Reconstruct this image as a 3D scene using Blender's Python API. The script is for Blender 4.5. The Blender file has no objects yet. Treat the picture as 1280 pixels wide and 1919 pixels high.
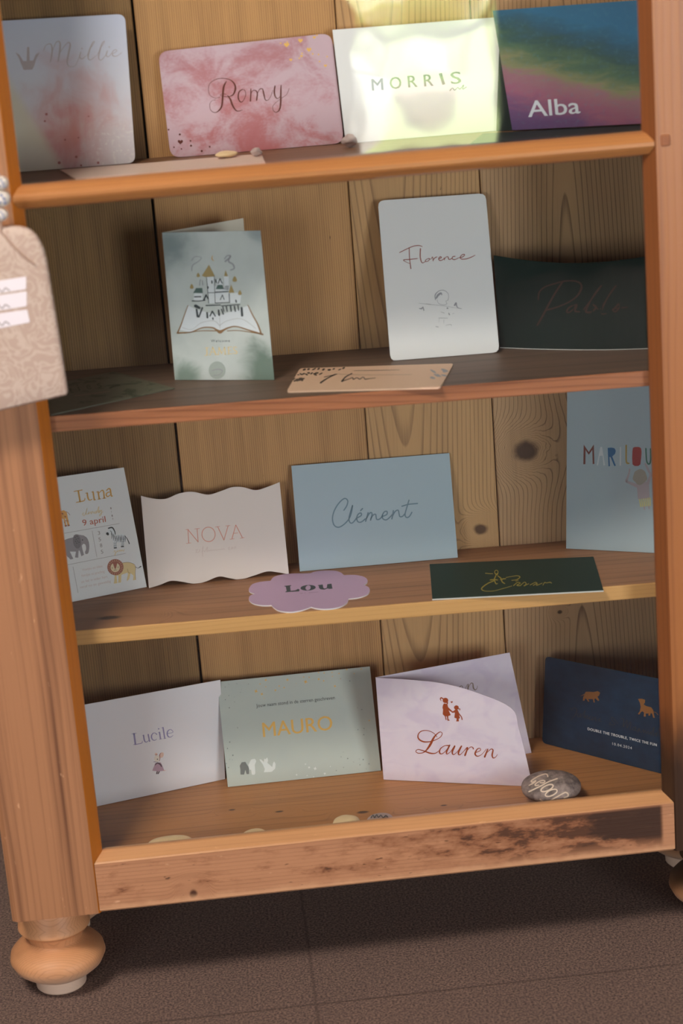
import bpy, bmesh, math, random
from mathutils import Vector, Matrix
from mathutils.bvhtree import BVHTree

# ------------------------------------------------------------------ camera, light, exposure
SC = bpy.context.scene
COL = SC.collection
W_PX, H_PX, F_PX = 1280.0, 1919.0, 3860.63
CAM = Vector((0.1472, -1.8406, 1.0664))
ROT = Matrix(((0.99361, 0.09645, -0.05869), (-0.0846, 0.29181, -0.95273), (-0.07477, 0.9516, 0.29811)))
cd = bpy.data.cameras.new('camera')
cam = bpy.data.objects.new('camera', cd)
COL.objects.link(cam)
cam.matrix_world = Matrix.Translation(CAM) @ ROT.to_4x4()
cd.sensor_fit = 'VERTICAL'
cd.sensor_height = 36.0
cd.sensor_width = 24.0
cd.lens = F_PX / H_PX * 36.0
cd.clip_start = 0.05
cd.dof.use_dof = True
cd.dof.focus_distance = 2.14
cd.dof.aperture_fstop = 3.8
SC.camera = cam

world = bpy.data.worlds.new('sky')
SC.world = world
world.use_nodes = True
world.node_tree.nodes['Background'].inputs[0].default_value = (0.62, 0.78, 1.0, 1)
world.node_tree.nodes['Background'].inputs[1].default_value = 1.5

SUN_E, CEIL_W = 92.0, 48.0
FILLS = ((-1.35, 44.0), (1.95, 66.0))
FILL_COL, CEIL_COL = (0.92, 0.96, 1.0), (1.0, 0.90, 0.80)


def light(name, kind, loc, target, energy, color, size=(1, 1)):
    d = bpy.data.lights.new(name, kind)
    d.energy = energy
    d.color = color
    if kind == 'AREA':
        d.shape = 'RECTANGLE'
        d.size, d.size_y = size
    else:
        d.angle = 0.02
    o = bpy.data.objects.new(name, d)
    COL.objects.link(o)
    o.location = loc
    o.rotation_euler = (Vector(target) - Vector(loc)).to_track_quat('-Z', 'Y').to_euler()
    return o


light('sun', 'SUN', (0, 0, 8), (-0.1 * 8, -0.38 * 8, 8 - 0.92 * 8), SUN_E, (1.0, 0.95, 0.85))
for x_, w_ in FILLS:
    light('daylight_fill', 'AREA', (x_, -3.40, 0.74), (0.25, 0.0, 0.55), w_, FILL_COL, (1.5, 1.2))  # added soft fill panels; the wall behind them has no openings
light('ceiling_light', 'AREA', (-0.70, -1.30, 2.52), (0.3, 0.05, 0.4), CEIL_W, CEIL_COL, (0.75, 0.5))

vs = SC.view_settings
vs.view_transform = 'Standard'
vs.look = 'None'
vs.exposure = 0.42
vs.gamma = 1.0
vs.use_curve_mapping = False
SC.cycles.sample_clamp_indirect = 4.0
SC.cycles.transparent_max_bounces = 16
SC.cycles.use_denoising = True
SC.cycles.caustics_reflective = False


# ------------------------------------------------------------------ pixel of the photo -> ray -> point
def ray(x, y):
    return (ROT @ Vector(((x - W_PX / 2) / F_PX, -(y - H_PX / 2) / F_PX, -1.0))).normalized()


def hit(px, P, n):
    d = ray(*px)
    return CAM + d * ((P - CAM).dot(n) / d.dot(n))


# ------------------------------------------------------------------ materials
MATS = {}


def lin(c):
    c = c / 255.0
    return c / 12.92 if c <= 0.04045 else ((c + 0.055) / 1.055) ** 2.4


K_ALB = 0.70


def alb(rgb, k=None):
    k = k or K_ALB
    v = [lin(c) / k for c in rgb]
    m = max(1.0, max(v) / 0.86)
    return tuple(max(0.002, c / m) for c in v) + (1.0,)


class NT:
    def __init__(self, name):
        self.m = bpy.data.materials.new(name)
        self.m.use_nodes = True
        self.t = self.m.node_tree
        self.bsdf = self.t.nodes['Principled BSDF']
        self.out = self.t.nodes['Material Output']
        MATS[name] = self.m

    def n(self, kind):
        return self.t.nodes.new(kind)

    def l(self, a, b):
        self.t.links.new(a, b)

    def put(self, sock, v):
        if hasattr(v, 'is_linked') or isinstance(v, bpy.types.NodeSocket):
            self.l(v, sock)
        else:
            sock.default_value = v

    def math(self, op, a, b=0.0, c=None, clamp=False):
        q = self.n('ShaderNodeMath')
        q.operation = op
        q.use_clamp = clamp
        self.put(q.inputs[0], a)
        self.put(q.inputs[1], b)
        if c is not None:
            self.put(q.inputs[2], c)
        return q.outputs[0]

    def mix(self, f, a, b, mode='MIX'):
        q = self.n('ShaderNodeMix')
        q.data_type = 'RGBA'
        q.blend_type = mode
        self.put(q.inputs[0], f)
        self.put(q.inputs[6], a)
        self.put(q.inputs[7], b)
        return q.outputs[2]

    def xyz(self, v):
        q = self.n('ShaderNodeSeparateXYZ')
        self.l(v, q.inputs[0])
        return q.outputs

    def vec(self, x, y, z):
        q = self.n('ShaderNodeCombineXYZ')
        for i, s in enumerate((x, y, z)):
            self.put(q.inputs[i], s)
        return q.outputs[0]

    def noise(self, v, scale=1.0, detail=3.0, rough=0.55, dist=0.0):
        q = self.n('ShaderNodeTexNoise')
        self.l(v, q.inputs['Vector'])
        q.inputs['Scale'].default_value = scale
        q.inputs['Detail'].default_value = detail
        q.inputs['Roughness'].default_value = rough
        q.inputs['Distortion'].default_value = dist
        return q.outputs[0]

    def step(self, v, a, b):
        q = self.n('ShaderNodeMapRange')
        q.interpolation_type = 'SMOOTHSTEP'
        self.put(q.inputs[0], v)
        self.put(q.inputs[1], a)
        self.put(q.inputs[2], b)
        q.inputs[3].default_value = 0.0
        q.inputs[4].default_value = 1.0
        return q.outputs[0]

    def obj(self):
        q = self.n('ShaderNodeTexCoord')
        return q.outputs['Object']

    def uv(self):
        q = self.n('ShaderNodeUVMap')
        q.uv_map = 'UVMap'
        return q.outputs[0]

    def ramp(self, f, stops):
        q = self.n('ShaderNodeValToRGB')
        self.l(f, q.inputs[0])
        e = q.color_ramp.elements
        while len(e) < len(stops):
            e.new(0.5)
        for i, (p, c) in enumerate(stops):
            e[i].position = p
            e[i].color = c
        return q.outputs[0]

    def finish(self, color, rough=0.5, spec=0.4, bump=None, bstr=0.2, bdist=0.001, coat=0.0, metal=0.0):
        self.put(self.bsdf.inputs['Base Color'], color)
        self.put(self.bsdf.inputs['Roughness'], rough)
        self.bsdf.inputs['Specular IOR Level'].default_value = spec
        self.bsdf.inputs['Coat Weight'].default_value = coat
        self.bsdf.inputs['Coat Roughness'].default_value = 0.25
        self.bsdf.inputs['Metallic'].default_value = metal
        if bump is not None:
            b = self.n('ShaderNodeBump')
            b.inputs['Strength'].default_value = bstr
            b.inputs['Distance'].default_value = bdist
            self.l(bump, b.inputs['Height'])
            self.l(b.outputs[0], self.bsdf.inputs['Normal'])
        return self.m


def flat(name, rgb, rough=0.55, spec=0.35, k=None, metal=0.0):
    """paper, ink and foil: one colour with a faint fibre to it"""
    if name in MATS:
        return MATS[name]
    t = NT(name)
    c = alb(rgb, k)
    nz = t.noise(t.obj(), 900.0, 2.0)
    c2 = tuple(x * 0.93 for x in c[:3]) + (1,)
    return t.finish(t.mix(nz, c, c2), rough, spec, metal=metal)


CAB_AT = (0.28, 0.1, 0.0)


def wood(name, light_c, dark_c, axis='z', freq=420.0, x0=0.0, d=0.02, slope=2.0, warp=2.0, seed=0.0, knots=(), ring=0.55,
         fibre=0.3, rough=0.5, spec=0.4, coat=0.0, tone=0.25, specks=0.5, stains=(), line=(0.62, 0.95), pale=None, k=None, along=3.0, across=55.0, kasp=1.2, spk=(0.74, 0.80, 0.5, 0.62)):
    """Sawn pine. Growth rings about a pith at x0 (d behind the face), drifting along the grain; knots bend them."""
    t = NT(name)
    mp = t.n('ShaderNodeVectorMath')
    mp.operation = 'ADD'
    t.l(t.obj(), mp.inputs[0])
    mp.inputs[1].default_value = CAB_AT          # measured from the front left corner of the cabinet
    X, Y, Z = t.xyz(mp.outputs[0])
    A, L, B = {'z': (X, Z, Y), 'x': (Z, X, Y), 'xy': (Y, X, Z)}[axis]
    sv = t.vec(t.math('ADD', t.math('MULTIPLY', A, 9.0), seed), t.math('MULTIPLY', B, 6.0), t.math('MULTIPLY', L, 2.2))
    low = t.noise(sv, 1.0, 2.0)
    a0 = t.math('SUBTRACT', A, x0)
    b0 = t.math('ADD', B, d)
    r = t.math('SQRT', t.math('ADD', t.math('MULTIPLY', a0, a0), t.math('MULTIPLY', b0, b0)))
    w = t.math('ADD', t.math('MULTIPLY', r, freq), t.math('MULTIPLY', L, slope))
    w = t.math('ADD', w, t.math('MULTIPLY', low, warp))
    core = None
    for ka, kl, kr in knots:
        da = t.math('SUBTRACT', A, ka)
        dl = t.math('MULTIPLY', t.math('SUBTRACT', L, kl), kasp)
        kd = t.math('SQRT', t.math('ADD', t.math('MULTIPLY', da, da), t.math('MULTIPLY', dl, dl)))
        wob = t.math('MULTIPLY', t.noise(t.obj(), 90.0, 2.0), kr * 0.5)
        kd = t.math('ADD', kd, wob)
        g = t.math('POWER', 2.718, t.math('MULTIPLY', t.math('POWER', t.math('DIVIDE', kd, kr * 2.4), 2.0), -1.0))
        w = t.math('ADD', t.math('MULTIPLY', w, t.math('SUBTRACT', 1.0, g)), t.math('MULTIPLY', t.math('MULTIPLY', kd, freq * 1.5), g))
        c = t.math('SUBTRACT', 1.0, t.step(kd, kr * 0.7, kr * 1.3))
        core = c if core is None else t.math('MAXIMUM', core, c)
    fr = t.math('FRACT', w)
    rg = t.math('MULTIPLY', t.step(fr, line[0], line[1]), t.math('SUBTRACT', 1.0, t.step(fr, 0.95, 1.0)))
    fv = t.vec(t.math('MULTIPLY', A, 700.0), t.math('MULTIPLY', B, 700.0), t.math('MULTIPLY', L, 16.0))
    fb = t.noise(fv, 1.0, 2.0)
    bv = t.vec(t.math('ADD', t.math('MULTIPLY', A, across), seed * 3), t.math('MULTIPLY', B, 30.0), t.math('MULTIPLY', L, along))
    band = t.noise(bv, 1.0, 3.0)
    k = k or K_ALB * 1.22
    lc, dc = alb(light_c, k), alb(dark_c, k)
    f = t.math('ADD', t.math('MULTIPLY', rg, ring), t.math('MULTIPLY', t.math('SUBTRACT', fb, 0.4), fibre))
    f = t.math('ADD', f, t.math('MULTIPLY', t.math('SUBTRACT', band, 0.5), tone * 2.4), clamp=True)
    col = t.mix(f, lc, dc)
    if core is not None:
        col = t.mix(t.math('MULTIPLY', core, 0.95), col, (dc[0] * 0.35, dc[1] * 0.3, dc[2] * 0.3, 1))
    if specks > 0:
        pv = t.vec(t.math('ADD', t.math('MULTIPLY', A, 230.0), seed), t.math('MULTIPLY', B, 200.0), t.math('MULTIPLY', L, 75.0))
        sp = t.step(t.noise(pv, 1.0, 2.0, 0.6), spk[0], spk[1])
        zone = t.step(t.noise(t.vec(t.math('MULTIPLY', A, 22.0), t.math('MULTIPLY', B, 10.0), t.math('ADD', t.math('MULTIPLY', L, 12.0), seed)), 1.0, 1.0), spk[2], spk[3])
        col = t.mix(t.math('MULTIPLY', t.math('MULTIPLY', sp, zone), specks), col, (dc[0] * 0.15, dc[1] * 0.13, dc[2] * 0.12, 1))
    if pale:
        pv = t.vec(t.math('ADD', t.math('MULTIPLY', A, 130.0), seed), t.math('MULTIPLY', B, 100.0), t.math('MULTIPLY', L, 38.0))
        sp = t.step(t.noise(pv, 1.0, 3.0, 0.6), 0.66, 0.74)
        col = t.mix(t.math('MULTIPLY', sp, 0.5), col, alb(pale, k))
    for st in stains:
        col = st(t, col, X, Y, Z)
    bump = t.math('ADD', t.math('MULTIPLY', fb, 0.6), t.math('MULTIPLY', rg, 0.5))
    return t.finish(col, rough, spec, bump, 0.18, 0.0006, coat)


# ------------------------------------------------------------------ meshes
class MB:
    def __init__(self):
        self.v, self.f, self.m, self.uv, self.names = [], [], [], [], []

    def mi(self, name):
        if name not in self.names:
            self.names.append(name)
        return self.names.index(name)

    def face(self, pts, mat, uvs=None):
        i = len(self.v)
        self.v += [Vector(p) for p in pts]
        self.f.append(list(range(i, i + len(pts))))
        self.m.append(self.mi(mat))
        self.uv.append(uvs or [(0.0, 0.0)] * len(pts))

    def mesh(self, verts, faces, mat):
        i = len(self.v)
        self.v += [Vector(p) for p in verts]
        for f in faces:
            self.f.append([i + q for q in f])
            self.m.append(self.mi(mat) if isinstance(mat, str) else self.mi(mat(f)))
            self.uv.append([(0.0, 0.0)] * len(f))

    def bm(self, b, mat):
        b.verts.index_update()
        self.mesh([v.co.copy() for v in b.verts], [[v.index for v in f.verts] for f in b.faces], mat)
        b.free()

    def box(self, lo, hi, mat, bev=0.0, seg=2, warp=None):
        b = bmesh.new()
        bmesh.ops.create_cube(b, size=1.0)
        for v in b.verts:
            v.co = Vector([lo[i] + (v.co[i] + 0.5) * (hi[i] - lo[i]) for i in range(3)])
        if bev:
            bmesh.ops.bevel(b, geom=list(b.edges), offset=bev, segments=seg, affect='EDGES', profile=0.5)
        if warp:
            for v in b.verts:
                v.co = warp(v.co)
        self.bm(b, mat)

    def build(self, name, parent=None, origin=None, smooth=False, merge=False):
        o0 = Vector(origin) if origin is not None else (Vector(parent['_o']) if parent is not None else Vector((0, 0, 0)))
        me = bpy.data.meshes.new(name)
        me.from_pydata([tuple(p - o0) for p in self.v], [], self.f)
        for n in self.names:
            me.materials.append(MATS[n])
        me.polygons.foreach_set('material_index', self.m)
        ul = me.uv_layers.new(name='UVMap')
        flatuv = [c for face in self.uv for q in face for c in q]
        ul.data.foreach_set('uv', flatuv)
        if merge or smooth:
            b = bmesh.new()
            b.from_mesh(me)
            bmesh.ops.remove_doubles(b, verts=b.verts, dist=1e-6)
            bmesh.ops.recalc_face_normals(b, faces=b.faces)
            b.to_mesh(me)
            b.free()
        if smooth:
            me.polygons.foreach_set('use_smooth', [True] * len(me.polygons))
            me.set_sharp_from_angle(angle=math.radians(38))
        me.update()
        o = bpy.data.objects.new(name, me)
        COL.objects.link(o)
        if parent is not None:
            o.parent = parent
        else:
            o.location = o0
        o['_o'] = list(o0)
        return o


def tag(o, label, cat, group=None):
    o['label'] = label
    o['category'] = cat
    if group:
        o['group'] = group
    return o


def empty(name, loc):
    o = bpy.data.objects.new(name, None)
    COL.objects.link(o)
    o.location = loc
    o.empty_display_size = 0.02
    o['_o'] = list(loc)
    return o


def struct(name, mb, **k):
    o = mb.build(name, **k)
    o['kind'] = 'structure'
    return o


def lathe(mb, prof, c, mat, seg=40, axis=None):
    vs_, fs = [], []
    for z, r in prof:
        for k in range(seg):
            a = 2 * math.pi * k / seg
            vs_.append(Vector((c[0] + r * math.cos(a), c[1] + r * math.sin(a), c[2] + z)))
    for i in range(len(prof) - 1):
        for k in range(seg):
            fs.append([i * seg + k, i * seg + (k + 1) % seg, (i + 1) * seg + (k + 1) % seg, (i + 1) * seg + k])
    fs.append(list(range(seg))[::-1])
    fs.append([(len(prof) - 1) * seg + k for k in range(seg)])
    mb.mesh(vs_, fs, mat)


def tube(mb, pts, r, mat, seg=8):
    vs_, fs = [], []
    n = len(pts)
    for i, p in enumerate(pts):
        d = (pts[min(i + 1, n - 1)] - pts[max(i - 1, 0)]).normalized()
        u = d.orthogonal().normalized()
        if i:
            u = (pu - d * pu.dot(d)).normalized()
        pu = u
        w = d.cross(u)
        for k in range(seg):
            a = 2 * math.pi * k / seg
            vs_.append(p + (u * math.cos(a) + w * math.sin(a)) * r)
    for i in range(n - 1):
        for k in range(seg):
            fs.append([i * seg + k, i * seg + (k + 1) % seg, (i + 1) * seg + (k + 1) % seg, (i + 1) * seg + k])
    fs.append(list(range(seg))[::-1])
    fs.append([(n - 1) * seg + k for k in range(seg)])
    mb.mesh(vs_, fs, mat)


def catmull(pts, per=6, closed=False):
    if len(pts) < 3:
        return [tuple(p) for p in pts]
    out = []
    n = len(pts)
    rng = n if closed else n - 1
    for i in range(rng):
        g = (lambda j: pts[j % n]) if closed else (lambda j: pts[min(max(j, 0), n - 1)])
        p0, p1, p2, p3 = g(i - 1), g(i), g(i + 1), g(i + 2)
        for s in range(per):
            t = s / per
            out.append(tuple(0.5 * (2 * b + (c - a) * t + (2 * a - 5 * b + 4 * c - d) * t * t + (3 * b - a - 3 * c + d) * t ** 3)
                             for a, b, c, d in zip(p0, p1, p2, p3)))
    if not closed:
        out.append(tuple(pts[-1]))
    return out


# ------------------------------------------------------------------ dimensions of the cabinet
OW = 0.56                       # opening between the stiles
XL, XR = -0.0956, 0.56 + 0.0956
YB = 0.206                      # face of the back boards
BV, BVX = 0.013, 0.0084         # moulded edge of the frame
Z_RAIL0, Z_RAILF, Z_RAILT = 0.1023, 0.156, 0.163
Z_BOT, Z_S3, Z_S2, Z_S1 = 0.149, 0.3746, 0.598, 0.808
Z_M0, Z_M1 = 0.797, 0.8183
Z_TOP0, Z_TOP1 = 1.235, 1.30
SHELF = {1: (Z_S1, 0.0), 2: (Z_S2, -0.0096), 3: (Z_S3, -0.0097), 4: (Z_BOT, 0.0)}


def shelf_plane(s):
    z, k = SHELF[s]
    return Vector((0.28, 0, z)), Vector((-k / OW, 0, 1)).normalized()


def shelf_z(s, x):
    z, k = SHELF[s]
    return z + k * (x - 0.28) / OW


# ------------------------------------------------------------------ the room
t = NT('floor_tile')
P = t.obj()
X, Y, Z = t.xyz(P)
sx = t.math('ABSOLUTE', t.math('SUBTRACT', t.math('FRACT', t.math('DIVIDE', t.math('SUBTRACT', X, 0.195 - 0.3), 0.6)), 0.5))
sy = t.math('ABSOLUTE', t.math('SUBTRACT', t.math('FRACT', t.math('DIVIDE', t.math('SUBTRACT', Y, -0.043 - 0.3), 0.6)), 0.5))
seam = t.math('SUBTRACT', 1.0, t.step(t.math('MINIMUM', sx, sy), 0.0, 0.0045))
grain = t.noise(P, 420.0, 3.0, 0.7)
blot = t.noise(P, 14.0, 3.0)
c = t.mix(t.step(grain, 0.3, 0.72), alb((48, 38, 35)), alb((134, 109, 98)))
c = t.mix(t.math('MULTIPLY', blot, 0.35), c, alb((64, 55, 56)))
c = t.mix(t.math('MULTIPLY', seam, 0.5), c, alb((56, 45, 41)))
t.finish(c, 0.7, 0.3, t.math('SUBTRACT', grain, t.math('MULTIPLY', seam, 2.0)), 0.25, 0.0008)
t = NT('wall_plaster')
t.finish(t.mix(t.noise(t.obj(), 6.0), (0.15, 0.13, 0.12, 1), (0.19, 0.17, 0.15, 1)), 0.9, 0.2)
t = NT('ceiling_plaster')
t.finish(t.mix(t.noise(t.obj(), 6.0), (0.30, 0.28, 0.26, 1), (0.34, 0.32, 0.29, 1)), 0.9, 0.2)
t = NT('painted_frame')
t.finish(t.mix(t.noise(t.obj(), 20.0), (0.10, 0.08, 0.06, 1), (0.13, 0.10, 0.08, 1)), 0.5, 0.3)

RX, RY0, RY1, RZ = 3.2, -3.5, 1.6, 2.62
mb = MB()
mb.box((-RX, RY0 - 0.2, -0.1), (RX, RY1 + 0.2, 0.0), 'floor_tile')
struct('floor', mb)
mb = MB()
mb.box((-RX - 0.2, RY0 - 0.2, RZ), (RX + 0.2, RY1 + 0.2, RZ + 0.2), 'ceiling_plaster')
struct('ceiling', mb)
for nm, lo, hi in (('wall_back', (-RX - 0.2, RY1, 0), (RX + 0.2, RY1 + 0.2, RZ)), ('wall_left', (-RX - 0.2, RY0, 0), (-RX, RY1, RZ)),
                   ('wall_right', (RX, RY0, 0), (RX + 0.2, RY1, RZ))):
    mb = MB()
    mb.box(lo, hi, 'wall_plaster')
    struct(nm, mb)
DX0, DX1, DZ0, DZ1 = 0.58, 1.02, 0.30, 2.05          # garden window, seen only as a reflection in the upper pane
mb = MB()
for lo, hi in (((-RX - 0.2, RY0 - 0.2, 0), (DX0, RY0, RZ)), ((DX1, RY0 - 0.2, 0), (RX + 0.2, RY0, RZ)),
               ((DX0, RY0 - 0.2, 0), (DX1, RY0, DZ0)), ((DX0, RY0 - 0.2, DZ1), (DX1, RY0, RZ))):
    mb.box(lo, hi, 'wall_plaster')
struct('wall_front', mb)
mb = MB()
for lo, hi in (((DX0, RY0 - 0.12, DZ0), (DX0 + 0.03, RY0 - 0.05, DZ1)), ((DX1 - 0.03, RY0 - 0.12, DZ0), (DX1, RY0 - 0.05, DZ1)),
               ((DX0 + 0.03, RY0 - 0.12, DZ0), (DX1 - 0.03, RY0 - 0.05, DZ0 + 0.03)), ((DX0 + 0.03, RY0 - 0.12, DZ1 - 0.03), (DX1 - 0.03, RY0 - 0.05, DZ1))):
    mb.box(lo, hi, 'painted_frame', 0.003)
struct('window_1', mb)

# garden outside that window
t = NT('lawn_grass')
g = t.noise(t.obj(), 5.0, 4.0)
t.finish(t.mix(g, (0.34, 0.46, 0.18, 1), (0.58, 0.66, 0.36, 1)), 0.9, 0.1)
t = NT('path_gravel')
t.finish(t.mix(t.noise(t.obj(), 30.0, 3.0), (0.62, 0.62, 0.56, 1), (0.80, 0.80, 0.76, 1)), 0.9, 0.1)
t = NT('brown_stone')
t.finish(t.mix(t.noise(t.obj(), 12.0, 3.0), (0.12, 0.09, 0.07, 1), (0.22, 0.17, 0.13, 1)), 0.8, 0.2)
t = NT('white_blossom')
t.finish(t.mix(t.step(t.noise(t.obj(), 16.0, 3.0), 0.42, 0.6), (0.40, 0.52, 0.25, 1), (0.88, 0.86, 0.84, 1)), 0.8, 0.1)
mb = MB()
mb.box((-14, -26, -0.3), (16, RY0 - 0.2, -0.02), 'lawn_grass')
struct('lawn', mb)
mb = MB()
pp_ = [(0.80, -6.0), (0.90, -6.5), (1.20, -8.0), (1.32, -9.3), (1.40, -11.0), (1.20, -11.0), (1.10, -9.3), (0.95, -7.5), (0.78, -6.4)]
mb.mesh([(x, y, -0.02) for x, y in pp_] + [(x, y, 0.0) for x, y in pp_],
        [list(range(9, 18))[::-1]] + [[i, (i + 1) % 9, 9 + (i + 1) % 9, 9 + i] for i in range(9)], 'path_gravel')
struct('path', mb, merge=True)


def blob(mb, c, r, mat, seed=0, amp=0.12, sub=4, freq=2.3):
    b = bmesh.new()
    bmesh.ops.create_icosphere(b, subdivisions=sub, radius=1.0)
    from mathutils import noise
    for v in b.verts:
        n = noise.noise(v.co * freq + Vector((seed, seed * 2.3, -seed)))
        v.co = v.co * (1 + amp * n)
        v.co = Vector((c[0] + v.co.x * r[0], c[1] + v.co.y * r[1], c[2] + v.co.z * r[2]))
    mb.bm(b, mat)


mb = MB()
blob(mb, (1.22, -7.2, 0.06), (0.105, 0.10, 0.085), 'brown_stone', 3, 0.3)
tag(mb.build('boulder', origin=(1.22, -7.2, 0), smooth=True), 'brown garden boulder on the lawn outside, reflected in the upper pane', 'boulder')
t = NT('dark_leaves')
t.finish(t.mix(t.noise(t.obj(), 9.0, 3.0), (0.05, 0.08, 0.03, 1), (0.14, 0.19, 0.07, 1)), 0.8, 0.1)
for c_, r_, m_, lb in (((1.47, -9.25, 0.05), (0.10, 0.1, 0.11), 'white_blossom', 'small white flowering shrub by the boulder, reflected above the grey letters'),
                       ((1.27, -9.6, 0.34), (0.15, 0.15, 0.13), 'white_blossom', 'pale round shrub reflected at the top left of the bright patch'),
                       ((1.76, -9.6, 0.36), (0.10, 0.12, 0.12), 'white_blossom', 'pale shrub reflected at the top right of the bright patch'),
                       ((1.62, -11.8, 0.28), (0.9, 0.4, 0.42), 'dark_leaves', 'dark low hedge at the far end of the reflected garden')):
    mb = MB()
    blob(mb, c_, r_, m_, c_[0] * 7, 0.3, 4, 2.5)
    if m_ == 'white_blossom':
        tube(mb, [Vector((c_[0], c_[1], -0.02)), Vector((c_[0], c_[1], c_[2]))], 0.015, 'dark_leaves')
    tag(mb.build('flowering_shrub' if m_ == 'white_blossom' else 'hedge', origin=(c_[0], c_[1], 0), smooth=True), lb, 'shrub')

# ------------------------------------------------------------------ wood
S_ = lambda rgb: alb(rgb)


def burnt_rail(t, col, X, Y, Z):
    n = t.noise(t.vec(t.math('MULTIPLY', X, 26.0), t.math('MULTIPLY', Y, 26.0), t.math('MULTIPLY', Z, 70.0)), 1.0, 4.0, 0.65)
    a = t.step(X, 0.10, 0.60)
    zz = t.math('MULTIPLY', t.math('SUBTRACT', 1.0, t.step(Z, 0.151, 0.156)), t.step(Z, 0.104, 0.124))
    right = t.math('MULTIPLY', t.step(t.math('ADD', X, t.math('MULTIPLY', n, 0.10)), 0.515, 0.545), t.step(t.math('ADD', Z, t.math('MULTIPLY', n, 0.03)), 0.132, 0.138))
    spots = t.step(t.math('ADD', t.math('MULTIPLY', n, 1.0), t.math('MULTIPLY', a, 0.26)), 0.66, 0.76)
    edge = t.math('SUBTRACT', 1.0, t.step(X, 0.553, 0.558))
    zz = t.math('MULTIPLY', zz, edge)
    mid = t.step(t.math('ADD', t.math('MULTIPLY', n, 1.0), t.math('MULTIPLY', a, 0.30)), 0.50, 0.78)
    col = t.mix(t.math('MULTIPLY', t.math('MULTIPLY', mid, 0.8), zz), col, alb((104, 58, 34)))
    m = t.math('MULTIPLY', t.math('MAXIMUM', t.math('MULTIPLY', spots, 0.7), t.math('MULTIPLY', right, 0.9)), zz)
    return t.mix(m, col, alb((42, 27, 20)))


def worn_edges(t, col, X, Y, Z):
    n = t.noise(t.obj(), 60.0, 3.0)
    m = t.math('MULTIPLY', t.math('SUBTRACT', 1.0, t.step(t.math('ADD', Z, t.math('MULTIPLY', n, 0.012)), 0.110, 0.1185)), 0.6)
    return t.mix(m, col, alb((186, 140, 104)))


def burnt_stile(t, col, X, Y, Z):
    n = t.noise(t.vec(t.math('MULTIPLY', X, 40.0), Y, t.math('MULTIPLY', Z, 12.0)), 1.0, 3.0)
    m = t.math('SUBTRACT', 1.0, t.step(t.math('ADD', Z, t.math('MULTIPLY', n, 0.10)), 0.24, 0.33))
    return t.mix(t.math('MULTIPLY', m, 0.93), col, alb((34, 23, 17)))


wood('stile_left', (160, 110, 76), (90, 54, 36), 'z', 150, x0=-0.20, d=0.05, slope=0.8, warp=2.2, seed=1.3, ring=0.22, tone=0.95, specks=0.5,
     line=(0.35, 0.95), pale=(214, 164, 124), rough=0.42, coat=0.15, along=1.1, across=75.0)
wood('stile_edge', (172, 98, 28), (122, 62, 14), 'z', 200, x0=-0.2, d=0.05, slope=1, seed=2.2, ring=0.2, tone=0.4, specks=0.0, rough=0.35, coat=0.25, along=2.0)
wood('stile_right', (156, 97, 53), (104, 55, 27), 'z', 150, x0=0.70, d=0.05, slope=1.5, warp=2.0, seed=4.1, ring=0.25, tone=0.7, specks=0.0,
     line=(0.3, 0.95), rough=0.35, coat=0.25, stains=(burnt_stile,), along=1.5)
wood('stile_edge_right', (122, 70, 36), (90, 48, 24), 'z', 200, x0=0.70, d=0.05, slope=1, seed=6.2, ring=0.3, tone=0.3, specks=0.0, rough=0.35, coat=0.25, stains=(burnt_stile,))
wood('glazing_bar', (170, 112, 64), (124, 70, 34), 'x', 260, x0=0.72, d=0.05, slope=2.2, warp=1.6, seed=3.7, ring=0.3, tone=0.5, specks=0.0, rough=0.32, coat=0.3)
wood('rail_wood', (174, 122, 88), (108, 66, 44), 'x', 260, x0=0.02, d=0.04, slope=2.5, warp=2.0, seed=8.1, ring=0.25, tone=0.5, specks=0.75, rough=0.48, coat=0.08,
     stains=(burnt_rail, worn_edges), knots=((0.112, 0.085, 0.006),), pale=(216, 168, 130), spk=(0.66, 0.74, 0.36, 0.55))
wood('rail_edge', (184, 132, 88), (140, 90, 54), 'x', 300, x0=0.02, d=0.04, slope=2.5, seed=8.6, ring=0.2, tone=0.45, specks=0.4, rough=0.45, coat=0.1, pale=(216, 168, 120))
wood('back_one', (140, 104, 64), (84, 58, 36), 'z', 520, x0=-0.25, d=0.02, slope=1.5, warp=2.2, seed=0.6, ring=0.7, fibre=0.7, tone=0.5, specks=0.85, rough=0.6)
wood('back_two', (182, 134, 86), (118, 80, 50), 'z', 520, x0=0.62, d=0.02, slope=1.2, warp=2.0, seed=5.2, ring=0.65, fibre=0.6, tone=0.45, specks=0.85, rough=0.6)
wood('back_three', (188, 144, 98), (126, 90, 60), 'z', 300, x0=0.345, d=-0.150, slope=-11.0, warp=1.5, seed=9.4, ring=0.6, fibre=0.5, tone=0.35, specks=0.7, rough=0.6,
     knots=((0.418, 0.392, 0.009),))
wood('back_four', (182, 142, 104), (104, 74, 52), 'z', 250, x0=0.522, d=-0.188, slope=9.0, warp=1.6, seed=2.9, ring=0.75, fibre=0.5, tone=0.3, specks=0.4, rough=0.6,
     knots=((0.470, 0.473, 0.0165), (0.498, 0.291, 0.0035)), line=(0.72, 0.96))
wood('shelf_top_one', (124, 88, 64), (88, 58, 42), 'xy', 160, x0=0.5, d=0.1, slope=1.5, seed=7.7, ring=0.3, specks=0.3, rough=0.5)
wood('shelf_top_two', (104, 82, 68), (60, 46, 38), 'xy', 160, x0=-0.10, d=0.15, slope=1.5, seed=3.1, ring=0.35, tone=0.6, specks=0.6, rough=0.5)
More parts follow.
